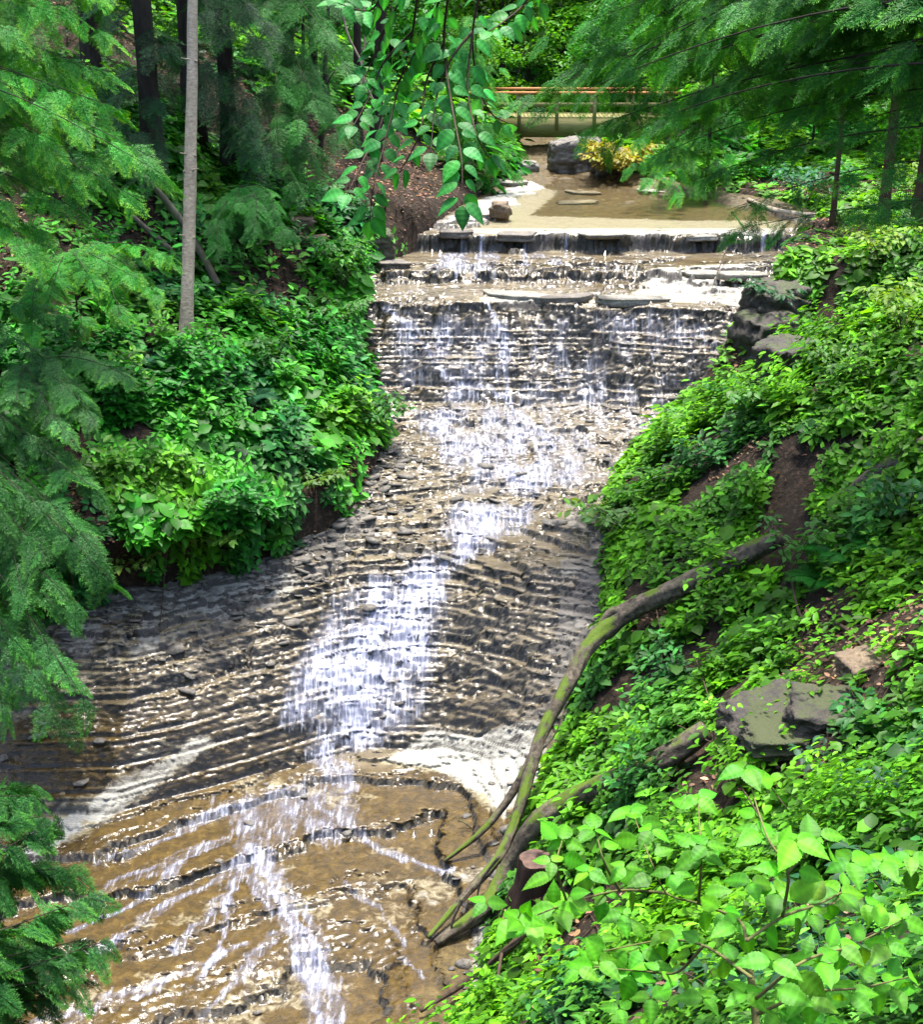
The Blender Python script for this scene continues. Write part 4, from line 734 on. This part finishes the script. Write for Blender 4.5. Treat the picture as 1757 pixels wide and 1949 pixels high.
stick('fallen_limb', 'thick bent log curving from the mossy right bank behind the stump to the water', 'fallen branch', lp, [.17, .20, .19, .17, .15, .13, .07], M_LOG, branches=[(interp_chain([(940, 1700), (980, 1690), (1035, 1680)], dl - .1, dl - .5), [.05, .045, .03])], sides=12, rough=.07)
pole([(800, 1925, .1), (900, 1860, .35), (985, 1790, .5), (1060, 1700, .3)], [.03, .05, .06, .04], 'thin dead branch lying across the right water edge below the stump', 'fallen_branch', M_TWIG, branches=[([(955, 1815, .5), (945, 1880, .6), (935, 1960, .7)], [.025, .022, .015])])
pole([(1600, 945, .1), (1670, 900, .15), (1757, 850, .1), (1800, 830, .1)], [.05, .16, .18, .18], 'grey log lying on the right bank at the edge of the picture', 'fallen_log', M_LOG, cat='log', off=.05)
pole([(1425, 380, .05), (1480, 402, .05), (1560, 412, .05), (1600, 412, .05)], [.07, .10, .10, .05], 'pale driftwood log lying by the upper right shelf', 'fallen_log', M_PALE, cat='log', off=.05)
pole([(1135, 825, .05), (1170, 848, .1), (1195, 862, .05)], [.012, .018, .012], 'short black stick lying on the wet falls face', 'fallen_stick', M_TWIG, cat='stick', off=.02, branches=[([(1170, 848, .1), (1178, 835, .12)], [.01, .006])])
pole([(1385, 470, 1.0), (1370, 510, 1.1), (1352, 560, 1.1)], [.02, .015, .006], 'bare twig dangling from the hemlock boughs over the upper falls', 'hanging_twig', M_TWIG, cat='twig')
pole([(1660, 1250, .05), (1600, 1190, .1), (1530, 1180, .15), (1505, 1090, .3)], [.02, .03, .03, .02], 'bent grey branch standing by the leaf-strewn hollow', 'dead_branch', M_TWIG)
for k, (pp, lab) in enumerate([([(1200, 1340, .3), (1330, 1400, .5), (1440, 1470, .5), (1500, 1540, .4)], 'arching brown briar above the second log'), ([(1250, 1160, .6), (1260, 1220, .5), (1258, 1290, .2)], 'thin upright brown briar under the mossy limb'), ([(1320, 1240, .6), (1350, 1330, .5), (1365, 1420, .2)], 'thin brown briar in the middle of the bright right bank'), ([(1400, 1480, .5), (1450, 1560, .6), (1490, 1640, .4)], 'brown briar bending behind the near sapling leaves')]):
    pole(pp, [.012] * (len(pp) - 1) + [.006], lab, 'briar_cane', M_TWIG, 'briar canes on the right bank', 'briar')
gs, ts = ground(1012, 1705); base = gs
root = empty('tree_stump', base, 'short dark sawn stump with a reddish cut top at the right water edge', 'stump')
n = 22; an = np.linspace(0, 2 * np.pi, n, endpoint=False); prof = [(-.25, .40), (.0, .36), (.12, .31), (.4, .28), (.62, .285), (.66, .27)]; V = []
lean = np.array([.10, .05])
for h, r in prof:
    rr = r * (1 + .06 * np.sin(an * 5) + .05 * np.sin(an * 3 + 1) + .02 * RNG.normal(0, 1, n)); V += [np.array([base[0] + lean[0] * h + x * math.cos(a), base[1] + lean[1] * h + x * math.sin(a), base[2] + h]) for x, a in zip(rr, an)]
F = [(i * n + k, i * n + (k + 1) % n, (i + 1) * n + (k + 1) % n, (i + 1) * n + k) for i in range(len(prof) - 1) for k in range(n)]
mesh('bark', V, [np.array(F)], M_STUMP, root, smooth=False)
m, N, L, b, out = new_mat('cut_wood'); wv = node(N, 'ShaderNodeTexNoise', Scale=9.0, Detail=5.0); L.new(coords(N, L), wv.inputs['Vector']); L.new(ramp(N, L, wv.outputs[0], [(.35, (.03, .014, .009)), (.65, (.10, .05, .032))]), b.inputs['Base Color']); b.inputs['Roughness'].default_value = .8
tv = np.array(V[-n:]); cz = tv.mean(0) + np.array([0, 0, .01]); mesh('cut_top', np.vstack([tv + np.array([0, 0, .003]), cz]), [np.array([(k, (k + 1) % n, n) for k in range(n)])], m, root)

# ------------------------------------------------------------------ rocks
def slab(label, c, size, thick, mat, rot=0, tilt=0, cat='rock', name='rock_slab', group=None, n=10, jit=.24):
    n = 26; c = np.array(c, float); an = np.linspace(0, 2 * np.pi, n, endpoint=False) + RNG.uniform(-.08, .08, n); sup = (np.abs(np.cos(an)) ** 5 + np.abs(np.sin(an)) ** 5) ** (-1 / 5)
    k0 = random.uniform(0, 99); rr = sup * (1 + jit * .8 * noise2(an * 1.1 + k0, an * 0 + .5) + .05 * RNG.normal(0, 1, n)); sh = random.uniform(-.4, .4)
    ol = np.stack([(np.cos(an) + sh * np.sin(an)) * rr * size[0], np.sin(an) * rr * size[1]], 1); cr, sr = math.cos(rot), math.sin(rot); ol = ol @ np.array([[cr, sr], [-sr, cr]]); rings = []
    nl_ = max(2, int(thick / .07)); hs = []
    for q in range(nl_): off = random.uniform(.9, 1.0); hs += [(-.5 + q / nl_ + .02, off - .03), (-.5 + (q + .85) / nl_, off)]
    hs.append((.5, .93))
    for h, k in hs: rings.append(np.hstack([ol * k * (1 + RNG.normal(0, .008, (n, 1))), np.full((n, 1), h * thick) + ol[:, :1] * tilt + RNG.normal(0, thick * .012, (n, 1))]))
    V = np.vstack(rings + [np.array([[0, 0, .52 * thick]]), np.array([[0, 0, -.5 * thick]])]) + c; F = []; m_ = len(rings)
    Q = np.array([(i * n + k, i * n + (k + 1) % n, (i + 1) * n + (k + 1) % n, (i + 1) * n + k) for i in range(m_ - 1) for k in range(n)]); T = np.array([((m_ - 1) * n + k, (m_ - 1) * n + (k + 1) % n, m_ * n) for k in range(n)] + [((k + 1) % n, k, m_ * n + 1) for k in range(n)])
    o = mesh(name, V, [Q, T], mat); tag(o, label, cat, group); return o
def boulder(label, c, size, mat, name='boulder', cat='rock', group=None, seed=0):
    import bmesh
    bm = bmesh.new(); bmesh.ops.create_icosphere(bm, subdivisions=4, radius=1); V = np.array([v.co[:] for v in bm.verts]); F = np.array([[v.index for v in f.verts] for f in bm.faces]); bm.free()
    d = 1 + .22 * fbm(V[:, 0] * 1.3 + seed, V[:, 1] * 1.3 + V[:, 2], 3) + .08 * np.round(2 * fbm(V[:, 2] * 3 + seed, V[:, 0], 2)) ; V = V * d[:, None]; V = np.sign(V) * np.abs(V) ** .8; o = mesh(name, V * np.array(size) + np.array(c, float), [F], mat, smooth=False); tag(o, label, cat, group); return o
def crag(label, c, size, mat, rot=0, tilt=(0, 0), seed=0, name='rock_ledge', cat='rock', group=None):
    import bmesh
    bm = bmesh.new(); bmesh.ops.create_icosphere(bm, subdivisions=5, radius=1); V = np.array([v.co[:] for v in bm.verts]); F = np.array([[v.index for v in f.verts] for f in bm.faces]); bm.free()
    V = V / np.max(np.abs(V), axis=1, keepdims=True) ** .72; an = np.arctan2(V[:, 1], V[:, 0]); zl = V[:, 2] * 3.2 + .5 * noise2(V[:, 0] * 1.5 + seed, V[:, 1] * 1.5); L_ = np.floor(zl).astype(int)
    off = np.array([(_perm[(k * 37 + int(seed) * 11) & 511] / 512.0) for k in L_]); fr = zl - L_; cut = np.where(fr < .16, .05, 0)
    fx = np.floor(an * 1.4 + off * 3 + .4 * noise2(an * 2, zl)).astype(int); blk = np.array([(_perm[(a_ * 53 + b_ * 17) & 511] / 512.0) for a_, b_ in zip(fx, L_)])
    k = 1 - .13 * off - .13 * blk - cut + .10 * fbm(V[:, 0] * 2 + seed, V[:, 1] * 2 + V[:, 2] * 2, 4); V = V * np.stack([k, k, 1 + .08 * fbm(V[:, 0] * 2.2 + seed, V[:, 1] * 2.2, 4) + .05 * blk], 1)
    V = V * np.array(size); V[:, 2] += V[:, 0] * tilt[0] + V[:, 1] * tilt[1]; cr, sr = math.cos(rot), math.sin(rot); V[:, :2] = V[:, :2] @ np.array([[cr, sr], [-sr, cr]]); o = mesh(name, V + np.array(c, float), [F], mat); tag(o, label, cat, group); return o
gr = 'pale slabs along the falls ledges'
for u, v, sx, sy, th, mat, lab in [(985, 568, .75, .35, .24, M_SLAB, 'yellowish slab at the falls lip left of the centre'), (1080, 572, .6, .3, .2, M_ROCK, 'dark slab at the falls lip in the centre'), (1200, 574, .85, .35, .22, M_SLAB, 'long pale slab at the falls lip right of the centre'), (1340, 527, .55, .3, .18, M_SLAB, 'pale squared block on the second ledge toward the right bank'), (1415, 527, .55, .3, .18, M_SLAB, 'pale squared block on the second ledge touching the right bank'), (985, 458, .5, .35, .22, M_ROCK, 'dark block at the upper drop beside the white trickle'), (1150, 450, .6, .3, .14, M_SLAB, 'broad pale slab capping the upper drop'), (1330, 455, .55, .3, .14, M_SLAB, 'pale slab capping the upper drop toward the right'), (870, 450, .5, .35, .18, M_ROCK, 'wet slab under the white trickle of the upper drop'), (745, 505, .45, .3, .22, M_ROCK, 'grey stone tucked under the left bank above the ledges'), (1110, 368, .5, .35, .1, M_SLAB, 'flat pale stone standing dry in the upper pool'), (1100, 387, .65, .4, .1, M_SLAB, 'wider flat stone in the upper pool nearer the shelf'), (1240, 366, .45, .3, .1, M_SLAB, 'flat stone in the upper pool near the young hemlock'), (960, 348, .7, .5, .16, M_SLAB, 'pale slab on the left shore of the upper pool'), (925, 412, .3, .22, .12, M_SLAB, 'little flat stone beside the brown boulder')]:
    p = G(u, v); slab(lab, p + np.array([0, 0, th * .02]), (sx * 1.1, sy), th, mat, random.uniform(-.15, .15), random.uniform(-.04, .04), group=gr)
boulder('brown rounded boulder on the left shore of the upper shelf', G(953, 414) + np.array([0, 0, .18]), (.34, .28, .3), M_TANROCK, seed=2)
crag('big layered grey rock below the footbridge beside the dark opening', G(1085, 328) + np.array([.2, .5, .4]), (1.15, .8, .8), M_ROCK, .1, (.1, .0), 31)
boulder('pale boulder wedged at the left foot of the footbridge', G(1005, 325) + np.array([0, 0, .1]), (.4, .3, .28), M_SLAB, seed=8)
boulder('rounded rock under the golden shrub by the pool', G(1175, 330) + np.array([0, .4, .25]), (1.0, .6, .55), M_ROCK, seed=15)
crag('dark layered block at the foot of the rock wall beside the falls', G(1420, 700) + np.array([.55, .6, .3]), (.8, .8, .95), M_DARKROCK, .5, (.1, .1), 3)
crag('dark layered block in the middle of the rock wall beside the falls', G(1440, 640) + np.array([.6, .7, .25]), (.95, .9, .85), M_DARKROCK, .2, (-.1, .1), 7)
crag('brown layered block low in the rock wall above the big-leaved shrub', G(1470, 735) + np.array([.3, .4, .3]), (.7, .6, .7), M_DARKROCK, .8, (.1, 0), 12)
crag('dark overhanging block at the top of the rock wall', G(1465, 590) + np.array([.7, .5, .05]), (1.0, .9, .6), M_DARKROCK, .3, (.05, .1), 21)
crag('dark rock under the left bank beside the upper ledges', G(725, 490) + np.array([-.3, .2, .2]), (.8, .5, .55), M_MOSSY, .2, (0, .1), 19)
for u, v, sx, sy, th, rot, lab, mt in [(1470, 1390, .75, .6, .5, .3, 'dark mossy rock ledge jutting from the right bank', M_DARKROCK), (1590, 1380, .65, .5, .42, -.2, 'wide mossy rock ledge right of its dark neighbour', M_DARKROCK), (1660, 1285, .45, .35, .3, .3, 'tan rock among the fallen leaves on the right bank', M_TANROCK), (1530, 1420, .9, .5, .3, .1, 'low dark rock under the jutting mossy ledges', M_MOSSY), (560, 430, .6, .4, .4, .2, 'mossy tan rock on the left bank under the dark wood', M_TANROCK), (590, 465, .5, .35, .3, -.2, 'lower mossy rock on the left bank under the dark wood', M_TANROCK), (1420, 830, .5, .3, .25, 0, 'brown rock under the big-leaved shrub', M_ROCK)]:
    crag(lab, G(u, v) + np.array([0, .30, -th * .10]), (sx, sy, th * .62), mt, rot, (random.uniform(.0, .2), random.uniform(-.05, .2)), u % 97)

# ------------------------------------------------------------------ footbridge
def box(mb, c, s, rot=0.0):
    x, y, z = s[0] / 2, s[1] / 2, s[2] / 2; V = np.array([(sx * x, sy * y, sz * z) for sz in (-1, 1) for sy in (-1, 1) for sx in (-1, 1)]); cr, sr = math.cos(rot), math.sin(rot); V[:, :2] = V[:, :2] @ np.array([[cr, sr], [-sr, cr]])
    mb.add(V + np.array(c), [np.array([(0, 2, 3, 1), (4, 5, 7, 6), (0, 1, 5, 4), (2, 6, 7, 3), (0, 4, 6, 2), (1, 3, 7, 5)])])
DB = 57.0; lft = at(900, 243, DB); rgt = at(1290, 238, DB); bx0, bx1 = lft[0], rgt[0]; by = (lft[1] + rgt[1]) / 2; ztop = at(1050, 224, DB)[2]; zbot = at(1050, 262, DB)[2]; zrail = at(1050, 174, DB)[2]; cx = (bx0 + bx1) / 2; LEN = bx1 - bx0
root = empty('footbridge', (cx, by, zbot), 'wooden footbridge with an orange top rail crossing the stream at the back', 'bridge')
for yy, nm in ((by, 'beam'), (by + 1.6, 'beam')): q = MB(); box(q, (cx, yy, (ztop + zbot) / 2), (LEN, .14, ztop - zbot)); q.build(nm, M_PLANK, root)
q = MB()
for k in range(int(LEN / .16)): box(q, (bx0 + .08 + k * .16, by + .8, ztop + .024), (.145, 1.85, .04))
q.build('deck', M_PLANK, root)
for yy in (by - .10, by + 1.70):
    sgn = -1 if yy < by else 1
    q = MB(); box(q, (cx, yy, zrail), (LEN + .3, .26, .09)); q.build('top_rail', M_RAIL, root)
    if sgn < 0: q = MB(); box(q, (cx, yy - sgn * .055, (zrail + ztop) / 2 + .03), (LEN, .05, .16)); q.build('middle_rail', M_POST, root)
    for k in range(6): q = MB(); box(q, (bx0 + .35 + k * (LEN - .7) / 5, yy + sgn * .022, (zrail - .032 + ztop - .45) / 2), (.14, .1, zrail - ztop + .42)); q.build('post', M_POST, root)
for xx in (bx0 - .15, bx1 + .15):
    gg = float(gz(xx, by)); q = MB(); box(q, (xx, by + .8, min(zbot, gg) - .3), (1.0, 2.2, max(1.2, 2 * (zbot - min(zbot, gg) + .3)))); q.build('abutment', M_ROCK, root)

# ------------------------------------------------------------------ near foliage: hanging branch and sapling
def leafy_twigs(root, twigs, depthf, leaf, step, col, rad, mat_stem, wf=1.0, nodes=(), droop=.35, both=False):
    O, A, Nn, Ls = [], [], [], []
    for tw in twigs:
        q = catmull([at(u, v, depthf(u, v)) for u, v in tw], 10); sb = MB(); sb.add(*tube(q, np.linspace(rad, rad * .35, len(q)), 6, 1)); sb.build('twig', mat_stem, root, True); L_ = np.linalg.norm(np.diff(q, axis=0), axis=1).sum(); m = max(2, int(L_ / step)); sd_ = 1
        for k in range(m + 1):
            i = min(len(q) - 2, int((.12 + .88 * k / m) * (len(q) - 1))); d = unit(q[i + 1] - q[i]); side = unit(np.cross(d, [0, -.9, .45]))
            for s_ in ((1, -1) if both else (sd_,)):
                a = unit(side * s_ * random.uniform(.6, 1.0) + d * random.uniform(.2, .8) + np.array([0, random.uniform(-.3, .3), -droop * random.random()])); O.append(q[i] + a * .012); A.append(a); Nn.append((random.gauss(0, .3), -.55 + random.gauss(0, .25), .85)); Ls.append(leaf * random.uniform(.65, 1.15))
            sd_ = -sd_
        O.append(q[-1]); A.append(unit(q[-1] - q[-2])); Nn.append((0, -.6, .8)); Ls.append(leaf)
    for u, v, k_, s_ in nodes:
        p = at(u, v, depthf(u, v)); a0 = random.uniform(0, 6.28)
        for k in range(k_): a = a0 + 2 * math.pi * k / k_ + random.uniform(-.3, .3); O.append(p); A.append(np.array([math.cos(a), math.sin(a) * .8, random.uniform(-.25, .12)])); Nn.append((random.gauss(0, .16), -.30 + random.gauss(0, .18), .95)); Ls.append(leaf * s_ * random.uniform(.8, 1.12))
    n = len(O); leafmesh('foliage', BIG, np.array(O), unit(A), unit(Nn), np.array(Ls), wf, jitter_col(col, n, .24, .12), M_LEAF, root)
tb0 = on(-3.6, 4.2)
root = empty('overhanging_tree', tb0, 'leafy branch with big toothed leaves hanging down in front at the top centre', 'tree')
fork = np.array([-2.6, 4.4, 3.2]); tb = MB(); tb.add(*tube([np.array(tb0) - np.array([0, 0, .4]), np.array([-3.5, 4.2, -1]), np.array([-3.2, 4.3, 1.4]), fork], [.2, .16, .13, .09], 10, 5, .03)); tb.build('trunk', M_BARK, root, True)
tb = MB(); tw0 = [(800, -60), (860, -60), (925, -60), (1040, -60), (745, -60)]; hub = at(850, -260, 5.2)
tb.add(*tube([fork, (fork + hub) / 2 + np.array([0, .1, .35]), hub], [.08, .05, .03], 8, 5))
for u, v in tw0: e = at(u, v, 5.0); tb.add(*tube([hub, (hub + e) / 2 + np.array([0, 0, .05]), e], [.02, .012, .006], 6, 4))
tb.build('limb', M_TWIG, root, True)
leafy_twigs(root, [[(800, -60), (785, 60), (760, 160), (735, 260), (712, 350), (703, 420)], [(860, -60), (845, 80), (860, 200), (878, 300), (880, 390)], [(785, 60), (730, 120), (700, 190), (672, 240)], [(845, 80), (810, 160), (800, 250), (760, 330)], [(925, -60), (900, 60), (910, 160), (935, 215), (968, 235)], [(745, -60), (715, 10), (690, 20), (640, 5)], [(900, 60), (860, 110), (830, 190), (820, 290)], [(800, -60), (740, 40), (710, 110), (690, 160)], [(860, -60), (820, 40), (790, 100), (740, 190), (715, 270)], [(900, 60), (890, 160), (905, 250), (930, 300)], [(1040, -60), (1030, -10), (1012, 25)], [(1040, -60), (1000, 5), (960, 40), (930, 60)], [(735, 260), (700, 290), (680, 330), (660, 370)]],
    lambda u, v: 5.0 + .35 * math.sin(u * .02) + .2 * math.sin(v * .013), .082, .045, (.032, .23, .032), .005, M_TWIG, 1.0, droop=.5)
dk = lambda u, v: 3.3 + .9 * math.sin(u * .011 + 1) * .4 - .00035 * (v - 1500) + .12 * math.sin(v * .03)
KN = [(1418, 1463, 4, 1.0), (1330, 1518, 4, 1.0), (1345, 1610, 3, 1.0), (1200, 1545, 4, 1.0), (1130, 1580, 3, .9), (1240, 1580, 3, .85), (1075, 1600, 3, .8), (925, 1718, 3, .75), (1050, 1640, 3, .7), (1335, 1625, 3, 1), (1448, 1585, 4, 1.0), (1515, 1600, 5, 1.1), (1560, 1590, 3, 1.0), (1620, 1640, 4, 1.0), (1680, 1640, 4, 1.05), (1735, 1630, 4, 1.0), (1600, 1700, 4, 1.1), (1650, 1720, 3, 1.1), (1480, 1700, 4, 1.0), (1430, 1680, 3, .9), (1545, 1740, 3, 1.0), (1120, 1660, 4, .9), (1190, 1650, 3, .8), (1060, 1730, 4, 1.1), (1010, 1760, 4, 1.1), (985, 1750, 3, 1.0), (1075, 1715, 3, 1.0), (1150, 1700, 3, .8), (1185, 1740, 4, .9), (1145, 1790, 3, .8), (1300, 1780, 4, 1.0), (1275, 1775, 3, .9), (1220, 1810, 4, 1.0), (1140, 1830, 4, 1.0), (1100, 1845, 3, .9), (1200, 1850, 3, .9), (1240, 1840, 2, .8), (1400, 1760, 3, .9), (1380, 1740, 2, .8), (1470, 1830, 3, 1.0), (1560, 1830, 3, 1.0), (1600, 1800, 4, .9), (1690, 1800, 4, 1.0), (1720, 1750, 4, 1.0), (1420, 1890, 4, .9), (1340, 1900, 3, .9), (1290, 1870, 3, .8), (1530, 1900, 4, 1.0), (1620, 1890, 4, 1.1), (1240, 1900, 3, 1.0), (1700, 1880, 4, 1.1), (1180, 1920, 3, .9), (1480, 1930, 3, 1.0), (1570, 1950, 4, 1.0), (1660, 1960, 4, 1.0), (1280, 1660, 2, .7)]
main_x = (1420, 1790); kb = on(1.1, 3.4)
root = empty('beech_sapling', kb, 'near sapling with bright toothed leaves filling the bottom right corner', 'sapling')
tb = MB(); st = [np.array(kb) - np.array([0, 0, .2]), (np.array(kb) + at(1450, 2100, 3.5)) / 2, at(1445, 2100, 3.4), at(1440, 1950, 3.4), at(1430, 1860, 3.4), at(1422, 1790, 3.4)]; tb.add(*tube(st, [.03, .024, .012, .010, .009, .007], 8, 6, .03)); tb.build('trunk', M_STEM, root, True)
S = [[(1422, 1790), (1405, 1750), (1330, 1720), (1270, 1700), (1240, 1640), (1210, 1560)], [(1270, 1700), (1180, 1695), (1080, 1720), (990, 1755)], [(1422, 1790), (1490, 1745), (1560, 1720), (1640, 1680), (1735, 1640)], [(1490, 1745), (1500, 1660), (1460, 1590), (1425, 1480)], [(1330, 1720), (1335, 1640), (1330, 1530)], [(1430, 1860), (1340, 1800), (1260, 1790), (1150, 1810)], [(1340, 1800), (1290, 1850), (1240, 1850), (1130, 1840)], [(1440, 1900), (1530, 1830), (1620, 1800), (1720, 1750)], [(1442, 1930), (1540, 1890), (1640, 1880), (1730, 1860)], [(1500, 1660), (1540, 1620), (1580, 1595)], [(1080, 1720), (1060, 1650), (1070, 1600)], [(1180, 1695), (1150, 1640), (1135, 1580)]]
leafy_twigs(root, S, dk, .070, .10, (.078, .30, .012), .004, M_STEM, 1.0, KN, .2)
# darker understorey plants at the near right
for u, v, lab, c in [(1560, 1800, 'dark broad-leaved plant low behind the near sapling', (.02, .09, .035)), (1700, 1560, 'dark broad-leaved plant at the right edge above the near sapling', (.02, .09, .04)), (1700, 1720, 'shaded broad-leaved plant at the right edge behind the near sapling', (.02, .10, .03)), (1480, 1860, 'dull green plant at the bottom behind the sapling stem', (.025, .11, .04)), (1380, 1920, 'small dull green plant at the bottom left of the sapling stem', (.03, .12, .04)), (1640, 1900, 'dark leafy plant in the bottom right corner', (.022, .1, .03)), (1590, 1480, 'grey-green plant below the mossy rock ledges', (.03, .09, .04))]:
    shrub('broadleaf_plant', lab, 'plant', G(u, v), 7, .45, .7, .17, 110, c, group='dark plants under the near sapling')
# twigs on the forest floor
tw = MB(); pts = scatter(900, (-14, 16), (7, 48), lambda x, y, z, u, v, d: np.clip(.15 + litter_mask(x, y), 0, 1))
for p in pts:
    a = random.uniform(0, 6.28); l = random.uniform(.2, .9); d = np.array([math.cos(a), math.sin(a), 0]) * l; e = p + d; e[2] = gz(e[0], e[1]); m_ = (p + e) / 2 + np.array([random.uniform(-.06, .06), random.uniform(-.06, .06), .08]); tw.add(*tube([p + np.array([0, 0, .03]), m_, e + np.array([0, 0, .05])], [.010, .009, .004], 4, 1, cap=False))
tag(tw.build('twig_litter', M_TWIG, None, True), kind='stuff')
